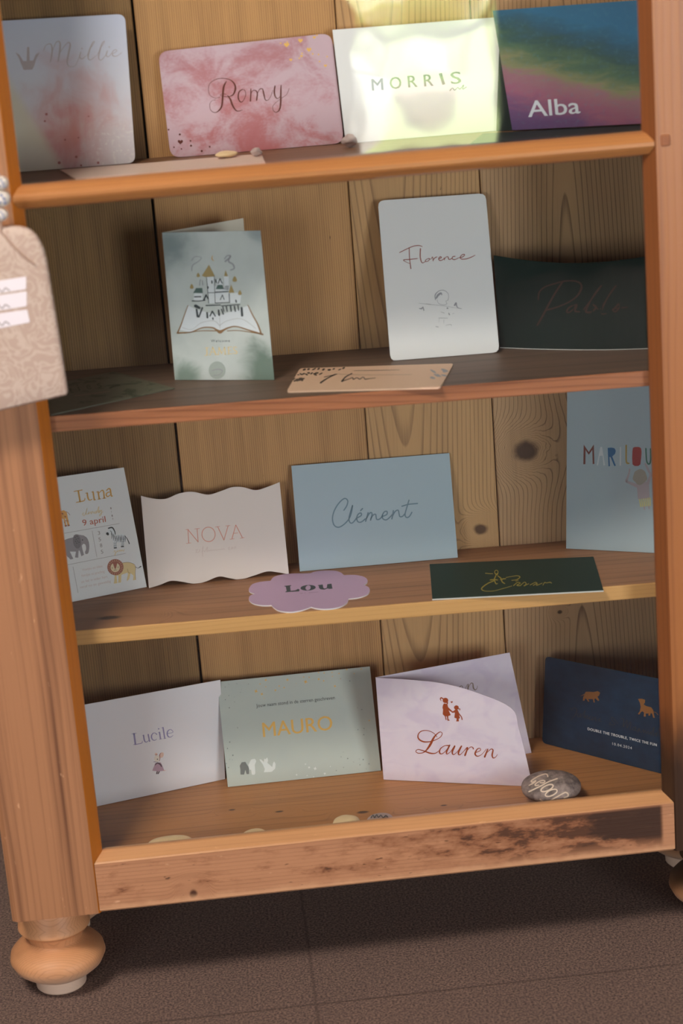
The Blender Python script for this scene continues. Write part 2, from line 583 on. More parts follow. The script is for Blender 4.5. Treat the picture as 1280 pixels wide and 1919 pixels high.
wood('shelf_edge_two', (170, 104, 68), (106, 56, 34), 'x', 260, x0=0.5, d=0.1, slope=9.0, warp=3.5, seed=4.9, ring=0.4, tone=0.7, specks=0.3, rough=0.45)
wood('shelf_top_three', (164, 114, 80), (104, 70, 46), 'xy', 170, x0=-0.10, d=0.02, slope=2.0, seed=6.6, ring=0.35, tone=0.6, specks=0.6, rough=0.5, knots=((0.083, 0.028, 0.0065),), kasp=0.45)
wood('shelf_edge_three', (204, 152, 94), (160, 108, 60), 'x', 300, x0=0.2, d=0.1, slope=1.0, seed=1.9, ring=0.25, tone=0.4, specks=0.3, rough=0.5)
wood('board_bottom', (174, 116, 68), (118, 72, 40), 'xy', 150, x0=-0.08, d=0.05, slope=2.0, warp=2.5, seed=5.5, ring=0.35, tone=0.6, specks=0.8, rough=0.42, coat=0.1,
     knots=((0.066, 0.262, 0.0038), (0.088, 0.178, 0.0026), (0.104, 0.130, 0.0022), (0.062, 0.345, 0.0022)), kasp=0.5, spk=(0.70, 0.78, 0.45, 0.6))
wood('side_board', (130, 98, 64), (92, 64, 40), 'z', 300, x0=0.0, d=0.3, slope=1.5, seed=6.4, rough=0.6)
wood('foot_wood', (192, 136, 94), (138, 86, 54), 'x', 420, x0=0.05, d=-0.09, slope=1.0, warp=1.2, seed=2.6, ring=0.3, tone=0.5, specks=0.3, rough=0.48,
     stains=(lambda t, col, X, Y, Z: t.mix(t.math('MULTIPLY', t.math('SUBTRACT', 1.0, t.step(Z, 0.012, 0.040)), 0.8), col, alb((186, 164, 146))),
             lambda t, col, X, Y, Z: t.mix(t.math('MULTIPLY', t.math('MULTIPLY', t.step(X, 0.3, 0.4), t.step(Z, 0.02, 0.05)), 0.85), col, alb((40, 27, 18)))))
t = NT('dark_gap')
t.finish(t.mix(t.noise(t.obj(), 80.0), (0.006, 0.005, 0.004, 1), (0.012, 0.009, 0.007, 1)), 0.9, 0.1)

# clear glass: mirror by Schlick, otherwise see-through; old panes are a little wavy
t = NT('pane_glass')
ge = t.n('ShaderNodeNewGeometry')
dt = t.n('ShaderNodeVectorMath')
dt.operation = 'DOT_PRODUCT'
t.l(ge.outputs['Incoming'], dt.inputs[0])
t.l(ge.outputs['Normal'], dt.inputs[1])
cs = t.math('ABSOLUTE', dt.outputs['Value'])
fr = t.math('ADD', 0.045, t.math('MULTIPLY', t.math('POWER', t.math('SUBTRACT', 1.0, cs), 5.0), 0.95))
tr = t.n('ShaderNodeBsdfTransparent')
tr.inputs[0].default_value = (0.97, 0.985, 0.975, 1)
gl = t.n('ShaderNodeBsdfGlossy')
gl.inputs['Roughness'].default_value = 0.012
bp = t.n('ShaderNodeBump')
bp.inputs['Strength'].default_value = 0.4
bp.inputs['Distance'].default_value = 0.0009
t.l(t.noise(t.obj(), 16.0, 1.0), bp.inputs['Height'])
t.l(bp.outputs[0], gl.inputs['Normal'])
ms = t.n('ShaderNodeMixShader')
t.l(fr, ms.inputs[0])
t.l(tr.outputs[0], ms.inputs[1])
t.l(gl.outputs[0], ms.inputs[2])
t.l(ms.outputs[0], t.out.inputs[0])

# ------------------------------------------------------------------ the cabinet
cab = empty('display_cabinet', CAB_AT)
tag(cab, 'old glazed pine display cabinet on bun feet, its shelves full of birth cards', 'cabinet')


def extrude_profile(mb, prof, z0, z1, mats, ends=True, along='z', endfn=None, seg=1):
    """prof: closed list of (a, b); mats: one per edge of the profile"""
    n = len(prof)
    ring = []
    for s in range(seg + 1):
        w = z0 + (z1 - z0) * s / seg
        r = []
        for a, b in prof:
            if along == 'z':
                r.append(Vector((a, b, w)))
            else:
                x = endfn(s, a) if endfn and s in (0, seg) else w
                r.append(Vector((x, a, b)))
        ring.append(r)
    for s in range(seg):
        for i in range(n):
            j = (i + 1) % n
            mb.face([ring[s][i], ring[s][j], ring[s + 1][j], ring[s + 1][i]], mats[i])
    mb.face(ring[0][::-1], mats[0])
    mb.face(ring[-1], mats[0])


def stile(side):
    s = 1 if side == 'l' else -1
    ox = (lambda x: x) if side == 'l' else (lambda x: OW - x)
    prof = [(XL, 0.036), (XL, 0.010), (XL + 0.001, 0.0035), (XL + 0.006, 0.0)]
    prof += [(-BVX - 0.0012, 0.0), (-BVX, 0.0012), (-0.0012, BV - 0.002), (0.0, BV), (0.0, 0.0164), (-0.010, 0.0164), (-0.010, 0.036)]
    fm, em = ('stile_left', 'stile_edge') if side == 'l' else ('stile_right', 'stile_edge_right')
    mats = [fm, fm, fm, fm, em, em, em, em, em, em, fm]
    mb = MB()
    extrude_profile(mb, [(ox(a), b) for a, b in prof], Z_RAIL0 - 0.0006, Z_TOP1, mats)
    return mb.build('stile', cab, merge=True)


st = stile('l')
stR = stile('r')
# wooden peg through the joint of the glazing bar
pg = hit((1247, 263), Vector((0, 0, 0)), Vector((0, 1, 0)))
t = NT('peg_wood')
t.finish(t.mix(t.noise(t.obj(), 300.0), alb((140, 84, 48)), alb((110, 62, 36))), 0.5, 0.4)
mb = MB()
mb.box((pg.x - 0.0042, -0.0012, pg.z - 0.005), (pg.x + 0.0042, 0.004, pg.z + 0.005), 'peg_wood', 0.001)
mb.build('peg', stR)


def rail(mb, prof, mats, joint=True):
    def endfn(s, y):
        e = BVX * (1 - min(max(y, 0.0), BV) / BV) if joint else 0
        return -e + 0.0002 if s == 0 else OW + e - 0.0002
    extrude_profile(mb, prof, 0.0, OW, mats, along='x', endfn=lambda s, y: endfn(s, y))


mb = MB()
# profile in (y, z)
rail(mb, [(0.0, Z_RAIL0 + 0.0025), (0.0, Z_RAILF - 0.001), (0.0012, Z_RAILF + 0.0004), (BV - 0.001, Z_RAILT - 0.0006), (BV + 0.001, Z_RAILT), (0.0165, Z_RAILT), (0.0200, Z_RAILT - 0.0005), (0.0200, Z_RAIL0), (0.0025, Z_RAIL0)],
     ['rail_wood', 'rail_edge', 'rail_edge', 'rail_edge', 'rail_edge', 'rail_edge', 'rail_wood', 'rail_wood', 'rail_wood'])
mb.build('bottom_rail', cab, merge=True)
mb = MB()
rail(mb, [(0.0015, 0.8035), (0.0, 0.806), (0.0, 0.8095), (0.002, 0.8118), (0.008, 0.8165), (BV, Z_M1), (0.0163, Z_M1), (0.0163, Z_M0), (BV, Z_M0), (0.006, 0.7985)], ['glazing_bar'] * 10)
mb.build('glazing_bar', cab, merge=True)
mb = MB()
rail(mb, [(0.0, Z_TOP0 + 0.008), (0.0, Z_TOP1), (0.032, Z_TOP1), (0.032, Z_TOP0), (BV, Z_TOP0)], ['rail_edge'] * 5)
mb.build('top_rail', cab, merge=True)
for z0, z1 in ((Z_RAILT + 0.0002, Z_M0 - 0.001), (Z_M1 + 0.001, Z_TOP0 - 0.0005)):
    mb = MB()
    mb.box((-0.0090, 0.0166, z0), (OW + 0.0090, 0.0192, z1), 'pane_glass')
    mb.build('glass_pane', cab)
for x0, x1 in ((XL, XL + 0.019), (XR - 0.019, XR)):
    mb = MB()
    mb.box((x0, 0.0362, Z_RAIL0), (x1, YB + 0.016, Z_TOP1), 'side_board', 0.001)
    mb.build('side_panel', cab)
IX0, IX1 = XL + 0.0192, XR - 0.0192
# back of upright boards: one panel, open joints
SA, SB, SCX = 0.1105, 0.3055, 0.4375
mb = MB()
for x0, x1, m in ((IX0, SA - 0.0013, 'back_one'), (SA + 0.0013, SB - 0.0005, 'back_two'), (SB + 0.0005, SCX - 0.0006, 'back_three'), (SCX + 0.0006, IX1, 'back_four')):
    mb.box((x0, YB, Z_RAIL0 + 0.01), (x1, YB + 0.012, Z_TOP1), m, 0.0008, 1)
mb.box((IX0, YB + 0.0125, Z_RAIL0 + 0.01), (IX1, YB + 0.016, Z_TOP1), 'dark_gap')
mb.build('back_panel', cab)


def shelf(s, y0, th, top, edge):
    mb = MB()
    warp = lambda c: Vector((c.x, c.y, c.z + shelf_z(s, c.x) - SHELF[s][0]))
    z = SHELF[s][0]
    mb.box((IX0, y0, z - th), (IX1, YB - 0.0004, z), top, 0.0011, 2, warp)
    for i, f in enumerate(mb.f):
        cc = sum((mb.v[q] for q in f), Vector()) / len(f)
        if cc.y < y0 + 0.0009:
            mb.m[i] = mb.mi(edge)
    return mb.build('shelf' if s < 4 else 'bottom_board', cab, merge=True)


shelf(1, 0.0215, 0.013, 'shelf_top_one', 'shelf_edge_two')
shelf(2, 0.0220, 0.0152, 'shelf_top_two', 'shelf_edge_two')
shelf(3, 0.0530, 0.0153, 'shelf_top_three', 'shelf_edge_three')
shelf(4, 0.0205, 0.0160, 'board_bottom', 'board_bottom')
mb = MB()
mb.box((XL - 0.012, -0.012, Z_TOP1), (XR + 0.012, YB + 0.018, Z_TOP1 + 0.022), 'side_board', 0.004)
mb.build('top_board', cab)
PROF = [(0.0, 0.0235), (0.002, 0.0255), (0.013, 0.0262), (0.0155, 0.029), (0.019, 0.036), (0.026, 0.0445), (0.034, 0.0485), (0.041, 0.0472), (0.046, 0.0430),
        (0.0495, 0.0375), (0.051, 0.0340), (0.0525, 0.0295), (0.0550, 0.0272), (0.0615, 0.0275), (0.0640, 0.0295), (0.0655, 0.0340), (0.069, 0.0366), (0.0735, 0.0362), (0.077, 0.0330), (0.1015, 0.0310)]
for fx, fy in ((-0.060, 0.0525), (0.622, 0.0525), (-0.060, 0.170), (0.622, 0.170)):
    mb = MB()
    lathe(mb, PROF, (fx, fy, 0.0), 'foot_wood', 56)
    mb.build('bun_foot', cab, smooth=True)
# small key in the lock of the left stile, the tag hangs from it
t = NT('old_brass')
t.finish(t.mix(t.noise(t.obj(), 200.0), (0.36, 0.26, 0.12, 1), (0.22, 0.15, 0.07, 1)), 0.4, 0.5, metal=1.0)
KEY = Vector((-0.034, -0.034, 0.856))
mb = MB()
tube(mb, [Vector((KEY.x, 0.0015, KEY.z)), Vector((KEY.x, -0.012, KEY.z)), Vector((KEY.x, -0.026, KEY.z))], 0.0022, 'old_brass')
tube(mb, [KEY + Vector((0, math.cos(a) * 0.009, math.sin(a) * 0.009)) for a in [i * math.pi / 12 for i in range(25)]], 0.0017, 'old_brass')
mb.build('key', cab, smooth=True)


# ------------------------------------------------------------------ cards: a plane, an outline on it, and ink printed on it
class Plane:
    def __init__(self, P, h, u, w, hgt):
        self.P, self.h, self.u, self.w, self.hgt, self.s = P, h, u, w, hgt, None
        self.n = h.cross(u).normalized()
        if self.n.dot(CAM - P) < 0:
            self.n = -self.n

    def at(self, px, lift=0.0):
        return hit(px, self.P + self.n * lift, self.n)

    def uv(self, p):
        d = p - self.P
        return (d.dot(self.h) / self.w, d.dot(self.u) / self.hgt)


def standing(s, bl, br, lean=0.0, hgt=0.11):
    P0, n0 = shelf_plane(s)
    P0 = P0 + n0 * 0.0005
    A, B = hit(bl, P0, n0), hit(br, P0, n0)
    h = (B - A).normalized()
    up = Vector((0, 0, 1))
    up = (up - h * up.dot(h)).normalized()
    nn = h.cross(up)                               # towards the front
    if nn.y > 0:
        nn = -nn
    a = math.radians(lean)
    u = up * math.cos(a) - nn * math.sin(a)
    pl = Plane(A, h, u, (B - A).length, hgt)
    pl.s = s
    return pl


def lying(s, a, b, d, lift=0.0):
    """a: front left, b: front right, d: back left"""
    P0, n0 = shelf_plane(s)
    P0 = P0 + n0 * lift
    A, B, D = hit(a, P0, n0), hit(b, P0, n0), hit(d, P0, n0)
    h = (B - A).normalized()
    u = n0.cross(h)
    return Plane(A, h, u, (B - A).length, max((D - A).dot(u), 0.01))


def rounded(pts, r, seg=5):
    out = []
    n = len(pts)
    for i, p in enumerate(pts):
        a, b = Vector(pts[i - 1]), Vector(pts[(i + 1) % n])
        p = Vector(p)
        da, db = (a - p).normalized(), (b - p).normalized()
        q0, q1 = p + da * r, p + db * r
        for k in range(seg + 1):
            t_ = k / seg
            out.append(tuple(q0 * (1 - t_) ** 2 + p * 2 * t_ * (1 - t_) + q1 * t_ * t_))
    return out


def slab(mb, pl, outline, mat, thick=0.0007, edge=None):
    f = [pl.at(p) for p in outline]
    if pl.s:                                       # no corner below the shelf it stands on
        f = [p + pl.u * max(0.0, (0.0004 + shelf_z(pl.s, p.x) - p.z) / max(pl.u.z, 0.3)) for p in f]
    b = [p - pl.n * thick for p in f]
    nrm = Vector((0, 0, 0))
    for i in range(len(f)):
        nrm += f[i].cross(f[(i + 1) % len(f)])
    if nrm.dot(pl.n) < 0:
        f.reverse()
        b.reverse()
    mb.face(f, mat, [pl.uv(p) for p in f])
    mb.face(b[::-1], edge or mat, [pl.uv(p) for p in b[::-1]])
    for i in range(len(f)):
        j = (i + 1) % len(f)
        mb.face([f[j], f[i], b[i], b[j]], edge or mat, [pl.uv(f[j]), pl.uv(f[i]), pl.uv(b[i]), pl.uv(b[j])])


FONT_CACHE = {}


def glyphs(text, spacing=1.0):
    key = (text, spacing)
    if key not in FONT_CACHE:
        cu = bpy.data.curves.new('lettering_source', 'FONT')
        cu.body = text
        cu.space_character = spacing
        cu.resolution_u = 3
        o = bpy.data.objects.new('lettering_source', cu)
        COL.objects.link(o)
        bpy.context.view_layer.update()
        ev = o.evaluated_get(bpy.context.evaluated_depsgraph_get())
        me = ev.to_mesh()
        vs_ = [(v.co.x, v.co.y) for v in me.vertices]
        fs = [list(p.vertices) for p in me.polygons]
        ev.to_mesh_clear()
        bpy.data.objects.remove(o)
        bpy.data.curves.remove(cu)
        FONT_CACHE[key] = (vs_, fs)
    return FONT_CACHE[key]


class Ink:
    """prints strokes, shapes and words, given in the pixels of a crop (x0, y0, scale), on a plane or any surface"""

    def __init__(self, at, crop=(0, 0, 1), lift=0.00012):
        self.fn = at
        self.crop = crop
        self.lift = lift
        self.mb = MB()
        self.tf = None

    def p(self, x, y):
        if self.tf:
            x, y = self.tf(x, y)
        return self.fn((self.crop[0] + x * self.crop[2], self.crop[1] + y * self.crop[2]), self.lift)

    def stroke(self, pts, mat, w=10.0, closed=False, per=6, straight=False):
        q = [(p[0], p[1], p[2] if len(p) > 2 else w) for p in pts]
        if not straight:
            q = catmull(q, per, closed)
        n = len(q)
        L, R = [], []
        for i in range(n):
            a = q[(i - 1) % n] if closed else q[max(i - 1, 0)]
            b = q[(i + 1) % n] if closed else q[min(i + 1, n - 1)]
            dx, dy = b[0] - a[0], b[1] - a[1]
            m = math.hypot(dx, dy) or 1.0
            hw = max(q[i][2], 1.0) / 2
            L.append((q[i][0] - dy / m * hw, q[i][1] + dx / m * hw))
            R.append((q[i][0] + dy / m * hw, q[i][1] - dx / m * hw))
        for i in range(n if closed else n - 1):
            j = (i + 1) % n
            self.mb.face([self.p(*L[i]), self.p(*L[j]), self.p(*R[j]), self.p(*R[i])], mat)
        if not closed:
            for e in (0, n - 1):
                self.dot(q[e][0], q[e][1], q[e][2] / 2, mat, 8)
        return self

    def strokes(self, lst, mat, w=10.0, **k):
        for s in lst:
            self.stroke(s, mat, w, **k)
        return self

    def poly(self, pts, mat, smooth=False, per=4):
        if smooth:
            pts = catmull([tuple(p) for p in pts], per, True)
        self.mb.face([self.p(*p) for p in pts], mat)
        return self

    def dot(self, x, y, r, mat, n=12):
        return self.ell(x, y, r, r, mat, 0, n)

    def ell(self, x, y, rx, ry, mat, rot=0.0, n=28):
        c, s = math.cos(math.radians(rot)), math.sin(math.radians(rot))
        self.mb.face([self.p(x + rx * math.cos(a) * c - ry * math.sin(a) * s, y + rx * math.cos(a) * s + ry * math.sin(a) * c)
                      for a in [2 * math.pi * i / n for i in range(n)]], mat)
        return self

    def ring(self, x, y, rx, ry, w, mat, rot=0.0, n=28):
        c, s = math.cos(math.radians(rot)), math.sin(math.radians(rot))
        self.stroke([(x + rx * math.cos(a) * c - ry * math.sin(a) * s, y + rx * math.cos(a) * s + ry * math.sin(a) * c, w)
                     for a in [2 * math.pi * i / n for i in range(n)]], mat, closed=True, straight=True)
        return self

    def heart(self, x, y, r, mat, rot=0):
        pts = []
        for i in range(24):
            a = 2 * math.pi * i / 24
            hx = 16 * math.sin(a) ** 3 / 16
            hy = -(13 * math.cos(a) - 5 * math.cos(2 * a) - 2 * math.cos(3 * a) - math.cos(4 * a)) / 16
            pts.append((x + hx * r, y + hy * r))
        return self.poly(pts, mat)

    def star(self, x, y, r, mat, k=4):
        pts = []
        for i in range(2 * k):
            a = math.pi * i / k + 0.3
            q = r if i % 2 == 0 else r * 0.38
            pts.append((x + math.cos(a) * q, y + math.sin(a) * q))
        return self.poly(pts, mat)

    def text(self, s, p0, p1, cap, mat, up=None, spacing=1.0, shear=0.0):
        vs_, fs = glyphs(s, spacing)
        hv, _ = glyphs('H')
        ch = max(v[1] for v in hv) - min(v[1] for v in hv)
        x0, x1 = min(v[0] for v in vs_), max(v[0] for v in vs_)
        dx, dy = p1[0] - p0[0], p1[1] - p0[1]
        m = math.hypot(dx, dy)
        ux, uy = up if up else (dy / m, -dx / m)
        um = math.hypot(ux, uy)
        ux, uy = ux / um * cap, uy / um * cap
        pts = []
        for x, y in vs_:
            q = (x - x0) / (x1 - x0) + shear * (y / ch) * cap / m
            pts.append(self.p(p0[0] + dx * q + ux * y / ch, p0[1] + dy * q + uy * y / ch))
        self.mb.mesh(pts, fs, mat)
        return self

    def done(self, name, parent):
        # all ink faces the reader
        for i, f in enumerate(self.mb.f):
            n = Vector((0, 0, 0))
            pp = [self.mb.v[k] for k in f]
            for a in range(len(pp)):
                n += (pp[a] - pp[0]).cross(pp[(a + 1) % len(pp)] - pp[0])
            if n.dot(CAM - pp[0]) < 0:
                self.mb.f[i] = f[::-1]
        return self.mb.build(name, parent)


def base_origin(pl):
    return pl.P + pl.h * (pl.w / 2)


G1, G2, G3, G4 = ('cards on the shelf above the glazing bar', 'cards on the shelf below the glazing bar',
                  'cards on the lowest loose shelf', 'cards on the cabinet bottom')

# papers -----------------------------------------------------------
WHITE = (206, 203, 204)
flat('paper_white', WHITE)
flat('paper_cream', (196, 188, 174))
flat('paper_lilac_white', (204, 199, 204))
flat('paper_blush', (206, 190, 184))
flat('paper_dusty_blue', (150, 163, 172))
flat('paper_pale_blue', (158, 174, 184))
flat('paper_bottle_green', (13, 30, 27), 0.7, 0.2)
flat('paper_racing_green', (21, 44, 36), 0.65, 0.25)
flat('paper_black_green', (18, 28, 27), 0.6)
flat('paper_mauve', (174, 144, 172))
flat('paper_edge_white', (186, 184, 180))
flat('paper_sand', (198, 164, 140))
flat('paper_envelope', (200, 176, 164))

t = NT('paper_pink_cloud')
P = t.uv()
n1 = t.noise(t.vec(t.math('MULTIPLY', t.xyz(P)[0], 3.4), t.math('MULTIPLY', t.xyz(P)[1], 2.2), 3.3), 1.0, 5.0, 0.62, 0.6)
n2 = t.noise(P, 60.0, 3.0, 0.7)
f = t.step(t.math('ADD', n1, t.math('MULTIPLY', n2, 0.18)), 0.44, 0.68)
c = t.mix(t.xyz(P)[1], alb((160, 94, 98)), alb((154, 106, 114)))
t.finish(t.mix(t.math('MULTIPLY', f, 0.8), c, alb((176, 154, 165))), 0.5, 0.35)

t = NT('paper_flower')
U, V, _ = t.xyz(t.uv())
nn = t.noise(t.vec(t.math('MULTIPLY', U, 5.0), t.math('MULTIPLY', V, 5.0), 0.0), 1.0, 4.0, 0.6, 0.8)
du, dv = t.math('SUBTRACT', U, 0.56), t.math('SUBTRACT', V, 0.22)
rr = t.math('SQRT', t.math('ADD', t.math('MULTIPLY', t.math('MULTIPLY', du, du), 1.3), t.math('MULTIPLY', dv, dv)))
pk = t.math('SUBTRACT', 1.0, t.step(t.math('ADD', rr, t.math('MULTIPLY', t.math('SUBTRACT', nn, 0.5), 0.6)), 0.02, 0.60))
c = t.mix(V, alb((196, 186, 188)), alb((176, 178, 198)))
c = t.mix(t.math('MULTIPLY', pk, t.step(t.noise(t.vec(t.math('MULTIPLY', U, 9.0), t.math('MULTIPLY', V, 3.0), 1.0), 1.0, 3.0), -0.1, 0.65)), c, alb((178, 118, 116)))
cr = t.math('SUBTRACT', 1.0, t.step(t.math('ADD', t.math('SUBTRACT', U, 0.40), t.math('MULTIPLY', V, 0.55)), 0.0, 0.10))
c = t.mix(t.math('MULTIPLY', cr, 0.85), c, alb((190, 178, 162)))
dv2 = t.step(V, 0.30, 0.05)
gl_ = t.math('MULTIPLY', t.step(U, 0.55, 0.85), t.math('SUBTRACT', 1.0, t.step(V, 0.12, 0.40)))
sp = t.step(t.noise(t.uv(), 42.0, 2.0), 0.55, 0.68)
c = t.mix(t.math('MULTIPLY', gl_, 0.6), c, alb((186, 178, 184)))
t.finish(t.mix(t.math('MULTIPLY', t.math('MULTIPLY', sp, gl_), 0.7), c, alb((214, 206, 202))), 0.5, 0.35)

t = NT('paper_painting')
U, V, _ = t.xyz(t.uv())
nn = t.noise(t.vec(t.math('MULTIPLY', U, 2.6), t.math('MULTIPLY', V, 9.0), 1.0), 1.0, 5.0, 0.65, 0.5)
q = t.math('ADD', t.math('ADD', V, t.math('MULTIPLY', U, 0.32)), t.math('MULTIPLY', t.math('SUBTRACT', nn, 0.5), 0.34))
c = t.ramp(t.math('DIVIDE', q, 1.32), [(0.0, alb((72, 52, 92))), (0.14, alb((88, 56, 94))), (0.26, alb((124, 70, 92))), (0.37, alb((122, 84, 92))), (0.43, alb((106, 104, 72))),
                                       (0.52, alb((62, 84, 62))), (0.60, alb((36, 64, 62))), (0.68, alb((28, 66, 84))), (0.80, alb((26, 82, 116))), (1.0, alb((28, 78, 112)))])
t.finish(t.mix(t.math('MULTIPLY', t.step(t.noise(t.uv(), 24.0, 4.0), 0.5, 0.8), 0.25), c, alb((70, 110, 128))), 0.5, 0.35)

t = NT('paper_grey_wash')
U, V, _ = t.xyz(t.uv())
nn = t.noise(t.vec(t.math('MULTIPLY', U, 3.2), t.math('MULTIPLY', V, 4.4), 4.7), 1.0, 5.0, 0.6, 0.5)


def spot(u0, v0, r0, r1):
    a, b = t.math('SUBTRACT', U, u0), t.math('MULTIPLY', t.math('SUBTRACT', V, v0), 1.45)
    d_ = t.math('SQRT', t.math('ADD', t.math('MULTIPLY', a, a), t.math('MULTIPLY', b, b)))
    return t.math('SUBTRACT', 1.0, t.step(t.math('ADD', d_, t.math('MULTIPLY', t.math('SUBTRACT', nn, 0.5), 0.5)), r0, r1))


c = t.mix(nn, alb((186, 188, 187)), alb((154, 159, 158)))
c = t.mix(t.math('MULTIPLY', spot(0.05, 0.92, 0.0, 0.42), 0.9), c, alb((96, 108, 110)))
c = t.mix(t.math('MULTIPLY', spot(0.95, 1.0, 0.0, 0.2), 0.7), c, alb((110, 120, 124)))
c = t.mix(t.math('MULTIPLY', spot(0.92, 0.06, 0.08, 0.36), 0.95), c, alb((88, 104, 94)))
c = t.mix(t.math('MULTIPLY', spot(0.08, 0.0, 0.0, 0.26), 0.9), c, alb((100, 116, 106)))
t.finish(c, 0.5, 0.35)

t = NT('paper_sage')
nn = t.noise(t.uv(), 3.0, 4.0)
t.finish(t.mix(nn, alb((168, 172, 163)), alb((154, 159, 157))), 0.45, 0.4)
t = NT('paper_lilac_marble')
nn = t.noise(t.uv(), 5.0, 5.0, 0.6, 1.0)
t.finish(t.mix(t.step(nn, 0.4, 0.7), alb((198, 184, 196)), alb((188, 172, 190))), 0.5, 0.35)
t = NT('paper_navy')
nn = t.noise(t.uv(), 9.0, 4.0, 0.65)
t.finish(t.mix(nn, alb((14, 28, 46)), alb((26, 52, 78))), 0.5, 0.3)
t = NT('paper_botanical_shaded')
U, V, _ = t.xyz(t.uv())
nn = t.noise(t.vec(t.math('MULTIPLY', U, 7.0), t.math('MULTIPLY', V, 7.0), 2.0), 1.0, 4.0, 0.6, 1.2)
c = t.mix(t.step(nn, 0.52, 0.66), alb((92, 92, 78)), alb((50, 58, 44)))  # leaf tones darkened throughout for the shade this card lies in
t.finish(c, 0.5, 0.35)

# inks --------------------------------------------------------------
flat('ink_copper', (84, 38, 28), 0.35)
flat('ink_mauve_grey', (164, 150, 155))
flat('ink_gold', (224, 174, 92), 0.4)
flat('ink_red_brown', (134, 66, 56))
flat('ink_pencil', (138, 136, 142))
flat('ink_pencil_pale', (166, 164, 166))
flat('ink_rust', (48, 26, 16), 0.6)
flat('ink_slate_blue', (98, 118, 130))
flat('ink_rose', (198, 132, 116))
flat('ink_rose_pale', (190, 168, 162))
flat('ink_rust_bright', (138, 58, 24), 0.4)
flat('ink_brown_pale', (132, 112, 100))
flat('ink_olive_gold', (140, 124, 46), 0.4)
flat('ink_charcoal', (56, 62, 66))
flat('ink_black', (44, 42, 42))
flat('ink_green_grey', (74, 92, 88))
flat('ink_silver', (196, 198, 196), 0.4)
flat('ink_silver_dark', (104, 106, 104), 0.4)
flat('ink_alba', (182, 184, 194))
flat('ink_white', (206, 206, 210))
flat('ink_night', (46, 44, 52), 0.5)
flat('ink_bronze', (128, 84, 46), 0.4)
flat('ink_oxblood', (104, 44, 36))
flat('ink_pale_grey', (196, 202, 207))
flat('ink_blue', (0, 88, 138))
flat('ink_ochre', (160, 132, 56))
flat('ink_red', (150, 42, 42))
flat('ink_teal', (44, 100, 88))
flat('ink_skin', (166, 154, 162))
flat('ink_hair', (150, 144, 134))
flat('ink_lemon', (196, 190, 130))
flat('ink_lavender', (132, 124, 162))
flat('ink_mouse', (204, 192, 184))
flat('ink_dress', (164, 134, 150))
flat('ink_plum', (84, 66, 76))
flat('ink_ear', (206, 172, 158))
flat('ink_luna', (190, 142, 70))
flat('ink_luna_pale', (202, 178, 134))
flat('ink_brick', (168, 86, 66))
flat('ink_line', (132, 120, 116))
flat('ink_elephant', (136, 128, 132))
flat('ink_elephant_dark', (112, 104, 108))
flat('ink_lion', (214, 188, 138))
flat('ink_mane', (146, 82, 66))
flat('ink_face', (222, 200, 164))
flat('ink_giraffe', (210, 150, 78))
flat('ink_page', (206, 208, 214))
flat('ink_book', (128, 96, 66))
flat('ink_roof', (150, 128, 84))
flat('ink_wall', (198, 200, 204))
flat('ink_seal', (146, 152, 148))
flat('ink_flower', (148, 88, 84))
flat('ink_leaf', (52, 62, 46))
flat('ink_dark_leaf', (70, 60, 54))


def simple_card(name, pl, outline, mat, label, group, thick=0.0007, edge=None):
    mb = MB()
    slab(mb, pl, outline, mat, thick, edge)
    o = mb.build(name, origin=base_origin(pl))
    return tag(o, label, 'card', group)


# ================= shelf 1 =================
# white flower card, far left
pl = standing(1, (5, 325), (254, 305), 6.0, 0.147)
o = simple_card('birth_card', pl, rounded([(5, 325), (254, 305), (234, 26), (-14, 40)], 15), 'paper_flower',
                'pale card with a pink flower and a small crown, leftmost on the top shelf', G1)
k = Ink(pl.at, (20, 60, 0.1875))
k.strokes([[(330, 190, 5), (350, 135, 6), (400, 120, 8), (415, 180, 14), (405, 260, 14), (395, 300, 8)],
           [(415, 200, 5), (450, 110, 7), (485, 95, 10), (495, 150, 16), (475, 290, 14)],
           [(485, 220, 5), (530, 150, 6), (575, 105, 8), (595, 130, 14), (575, 230, 16), (565, 310, 14), (590, 345, 6), (640, 340, 5), (670, 290, 5), (695, 210, 5)],
           [(700, 200, 8), (690, 250, 12), (715, 268, 8), (750, 240, 5)],
           [(760, 240, 5), (800, 160, 6), (838, 100, 6), (820, 105, 8), (785, 190, 14), (775, 260, 12), (800, 278, 8), (850, 240, 5)],
           [(860, 240, 5), (900, 160, 6), (938, 95, 6), (915, 110, 8), (890, 190, 14), (880, 260, 12), (905, 280, 8), (950, 230, 5)],
           [(965, 190, 10), (955, 235, 10), (980, 245, 6), (1010, 210, 5)],
           [(1015, 220, 6), (1060, 190, 6), (1050, 175, 6), (1020, 195, 8), (1020, 235, 10), (1060, 240, 6), (1110, 205, 5)]], 'ink_mauve_grey')
k.dot(712, 165, 7, 'ink_mauve_grey').dot(985, 150, 7, 'ink_mauve_grey')
k.done('lettering', o)
k = Ink(pl.at, (20, 60, 0.1875))
k.poly([(50, 205), (85, 225), (125, 290), (160, 290), (165, 150), (185, 150), (190, 285), (225, 285), (250, 225), (290, 205), (255, 270), (235, 340), (215, 375), (130, 378), (105, 320), (85, 265)], 'ink_mauve_grey')
k.done('crown', o)
k = Ink(pl.at)
for x, y, r in ((111, 305, 3), (143, 294, 2.6), (184, 305, 2.4), (87, 214, 2.5), (84, 227, 2), (122, 262, 2), (152, 310, 2), (147, 258, 1.6), (166, 218, 1.4)):
    k.dot(x, y, r, 'ink_flower')
k.done('dot_print', o)

